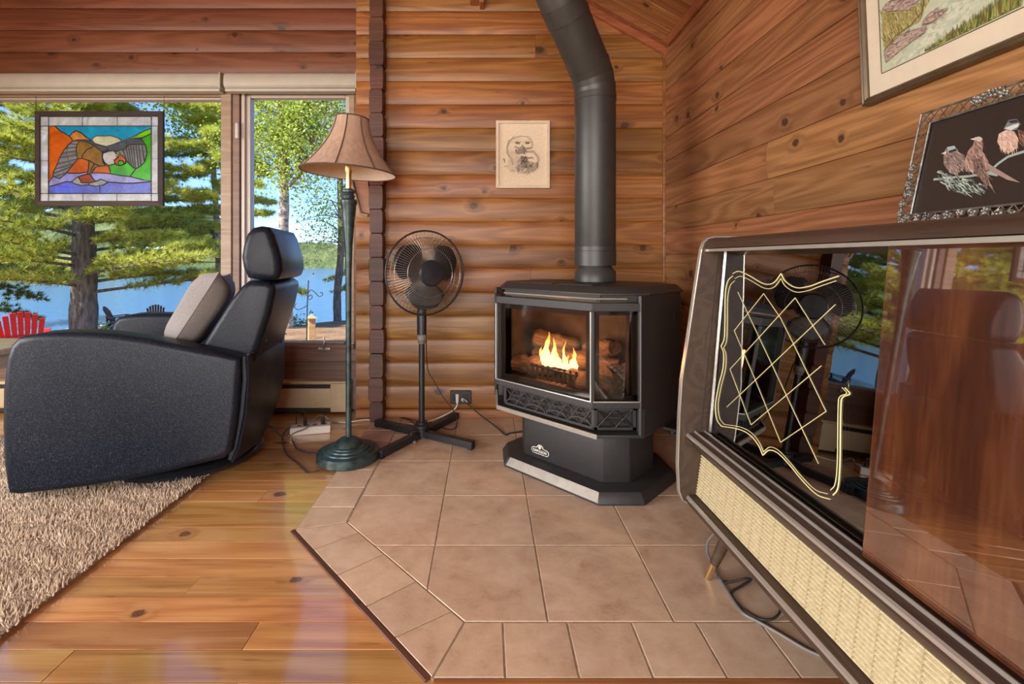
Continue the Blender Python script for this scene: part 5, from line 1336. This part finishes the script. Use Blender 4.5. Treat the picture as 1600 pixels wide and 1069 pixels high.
piece([(750, 412), (820, 390), (900, 360), (935, 345), (940, 400), (930, 430), (840, 455), (770, 445)], 'slate')
piece([(935, 345), (1010, 335), (1080, 345), (1115, 400), (1050, 388), (970, 392), (940, 410)], 'slate')
wr_t = [(870, 470), (905, 445), (935, 425), (955, 405), (975, 392), (1000, 390), (1025, 388), (1050, 388), (1080, 392), (1115, 400)]
wr_b = [(925, 520), (945, 545), (965, 572), (985, 595), (1005, 610), (1022, 618), (1050, 605), (1072, 590), (1105, 555), (1130, 470)]
for k in range(9): piece([wr_t[k], wr_t[k + 1], wr_b[k + 1], wr_b[k]], 'grey')
piece([(720, 475), (770, 455), (820, 450), (845, 480), (870, 488), (850, 520), (825, 535), (828, 572), (770, 585), (735, 560), (714, 510)], 'white')
piece([(870, 488), (905, 495), (932, 530), (930, 570), (915, 575), (905, 545), (870, 540), (858, 560), (875, 590), (845, 580), (828, 560), (825, 535), (850, 520)], 'beak')
piece([(858, 560), (870, 540), (905, 545), (915, 575), (875, 590)], 'green')
piece([(935, 345), (1020, 310), (1090, 270), (1168, 240), (1168, 290), (1080, 332), (1010, 335)], 'lime')
piece([(1168, 290), (1168, 735), (1090, 720), (970, 688), (1022, 618), (1072, 590), (1105, 555), (1130, 470), (1115, 400), (1080, 345), (1080, 332)], 'green')
piece([(770, 588), (828, 572), (845, 580), (875, 590), (915, 575), (935, 545), (985, 595), (1022, 618), (970, 688), (900, 682), (790, 662), (785, 630)], 'green')
piece([(485, 525), (526, 520), (580, 537), (590, 560), (582, 645), (500, 660), (380, 657), (430, 595), (450, 570)], 'orange')
piece([(655, 600), (700, 592), (740, 590), (770, 588), (785, 630), (790, 662), (700, 655), (615, 655), (630, 625)], 'orange')
piece([(580, 537), (600, 545), (640, 570), (590, 668), (572, 668), (582, 645), (590, 560)], 'brown'); piece([(640, 570), (700, 592), (655, 600), (605, 670), (590, 668)], 'brown')
piece([(490, 690), (540, 675), (572, 668), (605, 670), (620, 700), (655, 735), (600, 748), (520, 745)], 'rust')
piece([(255, 690), (262, 692), (320, 708), (380, 657), (500, 660), (582, 645), (572, 668), (540, 675), (490, 690), (425, 738), (380, 735), (300, 760), (216, 782), (216, 745)], 'lav')
piece([(605, 670), (615, 655), (700, 655), (790, 662), (900, 682), (970, 688), (1090, 720), (1168, 735), (1020, 750), (920, 752), (840, 745), (770, 740), (700, 715), (655, 735), (620, 700)], 'lav')
piece([(425, 738), (490, 690), (520, 745), (600, 748), (580, 765), (520, 772), (470, 760)], 'pale'); piece([(600, 748), (655, 735), (700, 715), (770, 740), (720, 770), (650, 780), (580, 765)], 'pale')
piece([(216, 782), (300, 760), (380, 735), (425, 738), (470, 760), (520, 772), (580, 765), (650, 780), (690, 775), (690, 846), (216, 846)], 'blue')
piece([(690, 775), (720, 770), (770, 740), (840, 745), (920, 752), (1020, 750), (1168, 735), (1168, 846), (690, 846)], 'blue')
for P_ in ([(395, 395), (380, 470), (405, 560), (430, 595)], [(870, 470), (930, 440), (1000, 432), (1060, 445), (1120, 465)]): cames.tube([(*S2(p), 0.001) for p in P_], 0.0022, 4)
cames.build('lead_came', lead, sg)
MB().lathe([(0, 0), (.004, 0), (.003, .003), (0, .003)], 8, (*S2((846, 500)), .002)).build('eye', lead, sg)
a, b = S2((96, 962)), S2((1282, 84)); fw_, fh_ = b[0] - a[0], b[1] - a[1]
fr = empty('wood_frame'); fr.parent = sg; fr.location = (a[0], a[1], -0.009)
dkw = wood('dark_stained_frame', (0.016, 0.008, 0.006), (0.03, 0.016, 0.011), (0.05, 0.027, 0.018), knots=0, rough=.75)
rect_frame(fr, fw_, fh_, 0.030, 0.018, dkw)
for xx in (60 + 36, 1285): MB().tube([(*S2((xx, 88)), 0), (S2((xx, 88))[0], S2((xx, 88))[1] + 0.10, 0)], 0.0013, 5).build('hanging_wire', lead, sg)

# ------------------------------------------------------------------ outlet and cords
ol = empty('wall_outlet', (-0.153, YB - 0.017, 0.125), 0, 'black double wall outlet low on the log wall', 'outlet')
MB().box(-0.062, 0.062, -0.006, 0.006, -0.040, 0.040).build('cover_plate', M['black_plastic'], ol, bevel=0.003)
for s in (-1, 1): MB().box(s * 0.028 - 0.018, s * 0.028 + 0.018, -0.008, -0.004, -0.017, 0.017).build('socket', M['dark_slot'], ol, bevel=0.002)
def cord(name, pts, r, mat, label, extra=None):
    P_ = [Vector(p) for p in pts]; c = sum(P_, Vector()) / len(P_); c.z = 0
    o = MB().tube([p - c for p in smooth_path(P_, 6)], r, 6).build(name, mat, None, smooth=True, loc=c)
    return tag(o, label, 'cord')
def fp(px, py, z): return on_floor(px, py, z)
wcord = cord('extension_cord', [W(714.5, 622, YB - .035), W(714, 634, YB - .05), W(708, 641, YB - .06), W(694, 649, 2.74), fp(675, 657, .02), fp(650, 663, .006), fp(625, 660, .006), fp(600, 657, .006), fp(570, 656, .006), fp(540, 660, .004), fp(518, 656, .004), fp(508, 651, .03), fp(512, 655, 0.035)], 0.0042, M['cord_white'], 'white cord from the outlet behind the fan to the power strip')
MB().tube([Vector(W(714.5, 616, YB - .03)) - wcord.location, Vector(W(714.5, 630, YB - .045)) - wcord.location], [.011, .008], 8).build('plug', M['white_plastic'], wcord, smooth=True)
scord = cord('stove_cord', [W(723, 624, YB - .035), W(729, 630, YB - .06), W(750, 648, 2.74), fp(775, 667, .012), fp(789, 679, .004), fp(797, 677, .004), fp(818, 674, .004), fp(835, 671, .004)], 0.0042, M['cord_black'], 'black cord running from the outlet to the stove')
MB().tube([Vector(W(722, 624, YB - .030)) - scord.location, Vector(W(730, 629, YB - .05)) - scord.location], [.009, .007], 8).build('plug', M['white_plastic'], scord, smooth=True)
fcord = cord('fan_cord', [Vector((-0.325, 2.55, 0.56)), W(668, 575, 2.6), W(678, 595, 2.6), W(692, 620, 2.6), W(708, 640, 2.62), fp(714, 656, .03), fp(711, 669, .006), fp(700, 671, .004), fp(686, 667, .004), fp(672, 660, .004), fp(645, 656, .004), fp(620, 650, .004), fp(606, 645, .012), fp(604, 650, .004), fp(628, 653, .004), fp(645, 660, .004), fp(655, 672, .045), fp(643, 676, .05), fp(644, 686, .02), fp(648, 691, .006)], 0.0030, M['cord_brown'], 'thin brown cord hanging from the pedestal fan')
MB().box(-.008, .008, -.012, .012, 0, .012).build('plug', M['cord_grey'], fcord, bevel=.003, loc=fp(648, 692, .002) - fcord.location)
pst = empty('power_strip', (fp(486, 676, FL).x, fp(486, 676, FL).y, FL), math.radians(14), 'white power strip with two black plugs by the lamp', 'power strip')
MB().box(-0.105, 0.105, -0.034, 0.034, 0.0, 0.042).build('housing', M['white_plastic'], pst, bevel=0.005)
for x in (-0.06, -0.02, 0.02, 0.07): MB().box(x - .012, x + .012, -.012, .012, .0415, .043).build('socket', M['cord_grey'], pst)
for x in (-0.03, 0.062):
    MB().tube([(x, 0, .042), (x, 0, .066), (x + .004, 0.006, .085)], [.011, .010, .004], 8).build('plug', M['black_plastic'], pst, smooth=True)
p1, p2 = Vector(pst.location) + Vector((-0.03, -0.005, .085)), Vector(pst.location) + Vector((.062, .02, .085))
cord('recliner_cord', [p1, p1 + Vector((-.02, .02, .03)), p1 + Vector((-.06, .03, .0)), fp(462, 664, .01), fp(447, 672, 0), fp(441, 684, 0), fp(443, 700, 0), fp(449, 712, 0), fp(462, 722, 0), fp(474, 733, 0), fp(481, 739, 0), fp(488, 738, .004), fp(500, 735, .006)], 0.0028, M['cord_black'], 'black cord looping over the floor to the front of the lamp base')
cord('lamp_cord', [p2, p2 + Vector((-.02, -.03, .01)), fp(480, 668, .055), fp(462, 676, .02), fp(445, 684, 0), fp(436, 678, 0), fp(428, 668, 0), fp(420, 664, 0), fp(405, 660, 0)], 0.0034, M['cord_grey'], 'grey cord from the power strip towards the recliner')
cord('adapter_cord', [fp(456, 686, 0), fp(460, 694, 0), fp(463, 701, 0), fp(474, 706, 0), fp(486, 708, 0), fp(496, 708, 0), fp(505, 709, .005)], 0.0028, M['cord_black'], 'short black cord between power strip and lamp base')
cord('thin_cord', [fp(405, 652, 0), fp(425, 648, 0), fp(440, 645, 0), fp(460, 644, 0), fp(471, 647, 0), fp(475, 652, .0)], 0.0026, M['cord_brown'], 'thin brown cord along the floor in front of the heater')
cord('trailing_cable', [fp(1118, 832, .09), fp(1107, 846, .05), fp(1105, 862, .02), fp(1112, 880, .004), fp(1122, 900, .004), fp(1134, 920, .004), fp(1150, 945, .004), fp(1163, 960, .004), fp(1185, 972, .004), fp(1220, 992, .004), fp(1265, 1018, .004), fp(1300, 1028, .004), fp(1340, 1020, .004)], 0.0045, M['cord_grey'], 'grey cord curling round the front cabinet leg on the tiles')
cord('cabinet_wire', [fp(1130, 912, .004), fp(1150, 908, .012), fp(1165, 904, .02), fp(1174, 906, .01), fp(1160, 915, .004), fp(1143, 928, .004), fp(1158, 950, .004), fp(1168, 958, .004), fp(1188, 968, .004), fp(1208, 967, .006), fp(1219, 955, .01), fp(1215, 940, .02)], 0.0035, M['cord_black'], 'thin black wire looped on the tiles under the cabinet')
# ------------------------------------------------------------------ outdoors: shore, lake, far bank
def sstep(a, b, x): t = min(1, max(0, (x - a) / (b - a))); return t * t * (3 - 2 * t)
def gh(x, y):
    """height of the ground outside"""
    edge = 21.5 + 4.5 * sstep(-14, -4, x) + 1.2 * math.sin(x * .35)
    z = -0.55 - 0.095 * max(0, y - 3) + 0.55 * sstep(-11, -5, x) * sstep(4, 12, y) + 0.05 * math.sin(x * 1.7) * math.cos(y * 1.3)
    t = sstep(edge - 2.2, edge + 1.5, y)
    return z * (1 - t) + t * -3.2
g = G('pine_litter_ground'); p = g.coord(); n = g.noise(p, 1.6, 6, .65); n2 = g.noise(p, 14, 5, .7)
t = g.math('ADD', g.math('MULTIPLY', n, .55), g.math('MULTIPLY', n2, .45))
g.set(color=g.ramp(t, [(.34, (.07, .04, .02)), (.46, (.22, .12, .06)), (.58, (.34, .20, .11)), (.70, (.20, .19, .06))]), rough=.95); g.bump(n2, .8, .05); M['litter'] = g.m
m = MB(); nx, ny = 90, 70; xs_ = np.linspace(-60, 14, nx); ys_ = np.linspace(3.2, 29, ny)
m.add([(x, y, gh(x, y)) for y in ys_ for x in xs_], [(j * nx + i, j * nx + i + 1, (j + 1) * nx + i + 1, (j + 1) * nx + i) for j in range(ny - 1) for i in range(nx - 1)])
gr_ = m.build('shore_ground', M['litter'], smooth=True, angle=180); tag(gr_, 'brown shore of pine litter outside the windows', None, None, 'structure')
MB().box(-60, 40, -40, 3.2, -1.2, -0.6).build('yard_ground', M['litter'])['kind'] = 'structure'
g = G('lake_water'); p = g.coord(); n = g.noise(g.scale(p, (.9, 2.6, 1)), 1.0, 4, .6, .3)
g.set(color=(.05, .16, .34), rough=.10, spec=.5, ior=1.33); g.bump(n, .38, .35); M['water'] = g.m
lk = MB().add([(-400, 12, -2.3), (400, 12, -2.3), (400, 420, -2.3), (-400, 420, -2.3)], [(0, 1, 2, 3)]).build('lake', M['water']); tag(lk, 'rippled blue lake beyond the shore', 'lake', None, 'stuff')
# far bank with hills
g = G('far_woods'); p = g.coord(); n = g.noise(p, .35, 6, .7); n2 = g.noise(p, .05, 2)
g.set(color=g.ramp(g.math('ADD', g.math('MULTIPLY', n, .8), g.math('MULTIPLY', n2, .2)), [(.3, (.035, .06, .028)), (.48, (.11, .15, .05)), (.62, (.22, .24, .09)), (.75, (.32, .28, .12))]), rough=1.0); g.bump(n, 1.0, 2.0); M['far'] = g.m
def hill(name, y, x0, x1, hgt, label, seed):
    m = MB(); n = 160; r_ = random.Random(seed); ph = [r_.uniform(0, 6.28) for _ in range(6)]
    rows = []
    for k, (dy, f) in enumerate(((0, 0), (1.5, .35), (6, .7), (14, .92), (30, 1.0), (60, .6))):
        rw = []
        for i in range(n):
            x = x0 + (x1 - x0) * i / (n - 1)
            hh = hgt * (.72 + .2 * math.sin(x * .021 + ph[0]) + .10 * math.sin(x * .06 + ph[1])) + (1.3 * math.sin(x * .7 + ph[2]) + 1.0 * math.sin(x * 1.31 + ph[3]) + .7 * math.sin(x * 2.3 + ph[4] + k)) * (f > .3)
            rw.append((x, y + dy + 2 * math.sin(x * .05 + ph[5]), -2.5 + hh * f))
        rows.append(rw)
    m.loft(rows, False, False); o = m.build(name, M['far'], smooth=True, angle=180); tag(o, label, None, None, 'structure')
hill('hill_far', 170, -420, 260, 13, 'wooded far bank across the lake', 3)
hill('hill_left', 78, -260, -62, 15, 'nearer wooded bank at the left of the lake', 5)

def bark_tube(m, pts, r0, r1, n=10, seg=6):
    P_ = smooth_path(pts, seg); k = len(P_)
    m.tube(P_, [(r0 + (r1 - r0) * i / (k - 1)) * (1 + .05 * math.sin(i * 1.7)) for i in range(k)], n)
    return P_
def needle_fan(P_, D, L, Wd, per, spread):
    """per thin needles at every point P_, fanned round direction D"""
    n = len(P_); P_ = np.repeat(P_, per, 0); D = np.repeat(D, per, 0); N_ = len(P_)
    d = D + rng.normal(0, spread, (N_, 3)); d /= np.linalg.norm(d, axis=1, keepdims=True) + 1e-9
    l = L * rng.uniform(.6, 1.15, N_)[:, None]
    side = np.cross(d, rng.normal(0, 1, (N_, 3))); side /= np.linalg.norm(side, axis=1, keepdims=True) + 1e-9
    w = Wd * rng.uniform(.6, 1.2, N_)[:, None]
    V = np.stack([P_ - side * w * .5, P_ + side * w * .5, P_ + d * l], 1); return V.reshape(-1, 3)
def leaf_cloud(P_, S, per, spread):
    n = len(P_); P_ = np.repeat(P_, per, 0) + rng.normal(0, spread, (n * per, 3)); N_ = len(P_)
    a = rng.normal(0, 1, (N_, 3)); a /= np.linalg.norm(a, axis=1, keepdims=True); b = np.cross(a, rng.normal(0, 1, (N_, 3))); b /= np.linalg.norm(b, axis=1, keepdims=True)
    s = S * rng.uniform(.6, 1.25, N_)[:, None]
    V = np.stack([P_ - a * s * .6, P_ - b * s * .38, P_ + a * s * .6, P_ + b * s * .38], 1); return V.reshape(-1, 3)
def conifer(name, x, y, r, z0, z1, crown0, reach, label, nb, mat, L, Wd, per, droop=0.0, lean=0.0, rise=.12, taper=1.0, bark='bark', sub=7, wob=0.0):
    base = Vector((x, y, gh(x, y) - .1)); t = empty(name, base, 0, label, 'tree', 'trees by the lake')
    H_ = z1 - base.z; m = MB()
    trunk = [Vector((wob * math.sin(s * 5) + lean * s * H_, wob * math.cos(s * 4), H_ * s)) for s in np.linspace(0, 1, 8)]
    bark_tube(m, trunk, r, r * .22, 12); m.build('trunk', M[bark], t, smooth=True, angle=80)
    bm_, pts, dirs = MB(), [], []
    c0_ = crown0 - base.z
    for k in range(nb):
        f = (k + random.random()) / nb; z = c0_ + (H_ - c0_) * f; az = k * 2.4 + random.uniform(-.5, .5)
        Lb = reach * (1 - taper * f * .85) * random.uniform(.65, 1.1); u = Vector((math.cos(az), math.sin(az), 0))
        cx = Vector((lean * z, 0, 0))
        path_ = [cx + Vector((0, 0, z)), cx + u * Lb * .45 + Vector((0, 0, z + rise * Lb * .6 - droop * Lb * .2)), cx + u * Lb + Vector((0, 0, z + rise * Lb - droop * Lb + random.uniform(-.15, .15)))]
        q = smooth_path(path_, 6); bm_.tube(q, [max(.006, r * .16 * (1 - i / len(q))) for i in range(len(q))], 5)
        for i in range(3, len(q)):
            fr_ = i / (len(q) - 1); d0 = (q[i] - q[i - 1]).normalized(); sd = d0.cross(Vector((0, 0, 1))).normalized()
            for s in (-1, 1):
                tl = Lb * .34 * (1.15 - fr_ * .75) * random.uniform(.6, 1.2); e = (d0 * .75 + sd * s * .8 + Vector((0, 0, random.uniform(-.1, .28) - droop * .4))).normalized()
                bm_.tube([q[i], q[i] + e * tl], [.007, .003], 3)
                for j in range(1, sub + 1):
                    pts.append(q[i] + e * tl * j / sub + Vector((random.gauss(0, .03), random.gauss(0, .03), random.gauss(0, .03)))); dirs.append(e * .8 + Vector((0, 0, .35)))
            pts.append(q[i]); dirs.append(d0)
    bm_.build('branches', M['bark'], t)
    V = needle_fan(np.array(pts), np.array(dirs), L, Wd, per, .55); fast_tris('needles', V, M[mat], t); return t
def broadleaf(name, x, y, r, z1, label, mains, mat, S, per, spread, bark='birch', forks=9, clouds=7):
    base = Vector((x, y, gh(x, y) - .1)); t = empty(name, base, 0, label, 'tree', 'trees by the lake'); m = MB(); br = MB(); pts = []
    for path_, r0, r1 in mains:
        q = bark_tube(m, [Vector(p) - base for p in path_], r0, r1, 12)
        for k in range(forks):
            f = random.uniform(.5, 1) if r0 >= r * .9 else random.uniform(.15, 1); b = q[int(f * (len(q) - 1))]; az = random.uniform(0, 6.28); L_ = random.uniform(.7, 1.9)
            e = Vector((math.cos(az), math.sin(az), random.uniform(-.15, .8))); w = smooth_path([b, b + e * L_ * .5 + Vector((0, 0, .1)), b + e * L_ + Vector((random.gauss(0, .2), random.gauss(0, .2), random.uniform(-.3, .15)))], 5)
            br.tube(w, [max(.006, .03 * (1 - i / len(w))) for i in range(len(w))], 5)
            for c in range(clouds):
                ff = random.uniform(.3, 1.05); i = min(len(w) - 1, int(ff * (len(w) - 1))); pts.append(w[i] + Vector((random.gauss(0, .28), random.gauss(0, .28), random.gauss(0, .22))))
    m.build('trunk', M[bark], t, smooth=True, angle=80); br.build('branches', M['bark'], t)
    fast_tris('leaves', leaf_cloud(np.array(pts), S, per, spread), M[mat], t, 4); return t
# the broad pine in front of the left window
conifer('white_pine', -11.1, 13.0, .34, 0, 8.5, -0.05, 4.6, 'broad white pine with a thick trunk behind the eagle panel', 84, 'needle', .22, .018, 30, rise=.10, wob=.05)
conifer('white_pine', -7.75, 14.0, .10, 0, 9.0, 0.2, 2.5, 'slender pine beside the wooden window mullion', 56, 'needle', .20, .019, 20, rise=.02, droop=.10, wob=.04)
conifer('spruce', -14.6, 12.2, .22, 0, 8.0, -0.9, 3.3, 'dark spruce at the far left behind the red chair', 52, 'needle_dark', .15, .024, 22, rise=.0, droop=.22)
conifer('spruce', -4.3, 21.0, .16, 0, 9.5, -0.2, 2.9, 'spruce behind the birch near the water', 52, 'needle_dark', .18, .026, 16, rise=.0, droop=.2)
# birch in the right window and the leafy trees around it
bx_, by_ = (444 - VX) * 12.3 / F, 12.3
def bw(px, py, Y=12.3): return W(px, py, Y)
broadleaf('birch_tree', bx_, by_, .16, 8, 'pale forked birch trunk seen through the narrow casement', [([bw(452, 560), bw(448, 480), bw(443, 380), bw(444, 300), bw(441, 240), bw(436, 150), bw(430, 20)], .155, .09), ([bw(442, 262), bw(452, 205), bw(470, 178), bw(505, 165), bw(540, 120)], .075, .03), ([bw(443, 300), bw(470, 270), bw(492, 225), bw(515, 160), bw(530, 60)], .055, .025)], 'leaf', .07, 28, .28, forks=26, clouds=9)
broadleaf('poplar_tree', (333 - VX) * 16 / F, 16.0, .10, 8, 'light leafy tree left of the window mullion', [([bw(345, 545, 16), bw(341, 400, 16), bw(333, 260, 16), bw(322, 160, 16), bw(318, 20, 16)], .11, .06)], 'leaf', .085, 30, .30, forks=44, clouds=11)
broadleaf('shore_tree', (526 - VX) * 19 / F, 19.0, .15, 8, 'rough dark trunk at the right edge of the casement', [([bw(528, 520, 19), bw(527, 460, 19), bw(533, 380, 19), bw(530, 250, 19), bw(522, 100, 19)], .17, .09)], 'leaf', .08, 24, .30, bark='bark', forks=34, clouds=8)
# woods further along the shore, only glimpsed
for k, (x, y, hgt, mt) in enumerate(((-19.5, 17, 9, 'needle'), (-23.5, 22.0, 11, 'needle_dark'))):
    conifer('shore_pine', x, y, .2, 0, hgt, .4, 3.6, ('tall pine glimpsed at the left window edge', 'shore pine standing behind the spruce')[k], 40, mt, .24, .04, 16, rise=.05)
# low bushes at the water's edge
for k, (px, py, Y) in enumerate(((150, 519, 19.0), (178, 517, 19.4), (445, 510, 15.0))):
    c = W(px, py, Y); c.z = gh(c.x, c.y); t_ = empty('low_bush', c, 0, ('low green bush right of the broad pine trunk', 'low brown bush in front of the dark lakeside chair', 'bare bush beside the recliner headrest in the casement')[k], 'bush', 'bushes on the shore')
    fast_tris('leaves', leaf_cloud(np.array([[random.gauss(0, .35), random.gauss(0, .2), abs(random.gauss(0.1, .14))] for _ in range(60)]), .07, 9, .07), M['leaf' if k == 0 else 'leaf_far'], t_, 4)
    b_ = MB()
    for _ in range(14): a = random.uniform(0, 6.28); b_.tube([(0, 0, -.05), (.25 * math.cos(a), .2 * math.sin(a), .2), (.5 * math.cos(a), .35 * math.sin(a), .34)], [.012, .008, .004], 4)
    b_.build('stems', M['bark'], t_)
# granite shelf with the two lakeside chairs
g = G('pink_granite'); n = g.noise(g.coord(), 3, 6, .6); g.set(color=g.ramp(n, [(.3, (.36, .25, .19)), (.7, (.60, .46, .38))]), rough=.8); g.bump(n, .6, .05); M['granite'] = g.m
rk_c = Vector((-14.9, 20.4, -2.05)); m = MB(); rings = []
for z_, s_ in ((-.8, 1.12), (-.1, 1.03), (0, .95)): rings.append([((3.4 + .5 * math.sin(a * 3)) * math.cos(a) * s_, (1.9 + .3 * math.cos(a * 5)) * math.sin(a) * s_, z_ + .04 * math.sin(a * 4)) for a in [2 * math.pi * i / 28 for i in range(28)]])
rk = m.loft(rings).build('granite_shelf', M['granite'], smooth=True, loc=rk_c); tag(rk, 'pinkish flat rock at the water under the dark chairs', 'rock')
def adirondack(loc, rz, mat, label):
    """local -Y is the way the chair faces"""
    t = empty('adirondack_chair', loc, rz, label, 'chair', 'adirondack chairs on the shore')
    tilt = .42
    for k in range(7):
        u = (k - 3) / 3; hh = .84 - .16 * u * u; xb, xt = u * .22, u * .29
        p0, p1 = Vector((xb, .28, .26)), Vector((xt, .28 + hh * math.sin(tilt), .26 + hh * math.cos(tilt)))
        e = (p1 - p0).normalized(); nrm = e.cross(Vector((1, 0, 0))).normalized(); sx = nrm.cross(e); w0, w1 = .032, .040
        vs = [p + sx * s * w + nrm * d for p, w in ((p0, w0), (p1, w1)) for s in (-1, 1) for d in (-.009, .009)]
        MB().add(vs, [(0, 1, 3, 2), (4, 6, 7, 5), (0, 4, 5, 1), (2, 3, 7, 6), (0, 2, 6, 4), (1, 5, 7, 3)]).build('back_slat', mat, t, bevel=.004)
    for k in range(5): MB().box(-.27, .27, -.045, .045, -.009, .009).build('seat_slat', mat, t, loc=(0, .24 - k * .105, .28 + k * .024), rot=(-.22, 0, 0))
    for s in (-1, 1):
        MB().prism([(-.40, .56), (.42, .54), (.44, .565), (-.42, .585)], 'x', s * .31 - .06, s * .31 + .06).build('armrest', mat, t, bevel=.004)
        MB().box(s * .30 - .018, s * .30 + .018, -.34, -.25, 0, .57).build('front_leg', mat, t)
        MB().prism([(-.30, .30), (-.30, .38), (.28, .30), (.62, .08), (.60, 0), (.52, 0), (.22, .2)], 'x', s * .265 - .014, s * .265 + .014).build('rear_leg', mat, t)
        MB().box(s * .31 - .018, s * .31 + .018, .36, .43, .25, .55).build('arm_post', mat, t)
    MB().box(-.36, .36, .415, .445, .50, .57).build('back_rail', mat, t); MB().box(-.25, .25, .30, .33, .28, .35).build('back_rail', mat, t)
    return t
red = plain('red_paint', (.62, .012, .02), .45, grain=.05); drk = plain('dark_brown_paint', (.07, .032, .030), .6, grain=.1)
q = W(37, 500, 9.0); adirondack((q.x, 9.0, gh(q.x, 9.0)), math.radians(180 + 40), red, 'bright red adirondack chair outside the left window')
adirondack((W(190, 500, 20.3).x, 20.3, -2.04), math.radians(150), drk, 'dark brown adirondack chair on the rock turned sideways')
adirondack((W(244, 500, 20.9).x, 20.9, -2.03), math.radians(213), drk, 'dark brown adirondack chair on the rock facing the lake')
# post with a peaked cap and an iron crook outside the casement
qp = W(487, 533, 5.7); pb = Vector((qp.x, 5.7, gh(qp.x, 5.7)))
pt = empty('garden_post', pb, math.radians(25), 'tan wooden post with a peaked cap outside the casement', 'post')
topz = H - (497 - VY) * 5.7 / F - pb.z
MB().box(-.04, .04, -.04, .04, -.1, topz).build('shaft', M['post_wood'], pt, bevel=.004)
MB().add([(-.06, -.06, topz), (.06, -.06, topz), (.06, .06, topz), (-.06, .06, topz), (0, 0, topz + .045)], [(0, 1, 2, 3), (0, 1, 4), (1, 2, 4), (2, 3, 4), (3, 0, 4)]).build('cap', M['post_wood'], pt)
qc = W(479, 533, 5.4); cbp = Vector((qc.x, 5.4, gh(qc.x, 5.4))); ck = empty('iron_crook', cbp, 0, 'thin black iron crook with scrolls beside the garden post', 'garden hook')
def cz_(px, py): return W(px, py, 5.4) - cbp
MB().tube([Vector((0, 0, -.1)), cz_(479, 533), cz_(480, 480), cz_(482, 438)], .007, 6).build('stake', M['cord_black'], ck, smooth=True)
m = MB()
for L_ in ([(481, 458), (486, 453), (492, 457), (498, 463), (503, 462), (504, 458), (500, 457)], [(480, 466), (485, 461), (488, 464), (485, 468), (481, 467)], [(480, 477), (474, 481), (466, 484), (460, 480), (463, 474)]): m.tube(smooth_path([cz_(*p) for p in L_], 5), .005, 5)
m.build('scroll', M['cord_black'], ck, smooth=True)
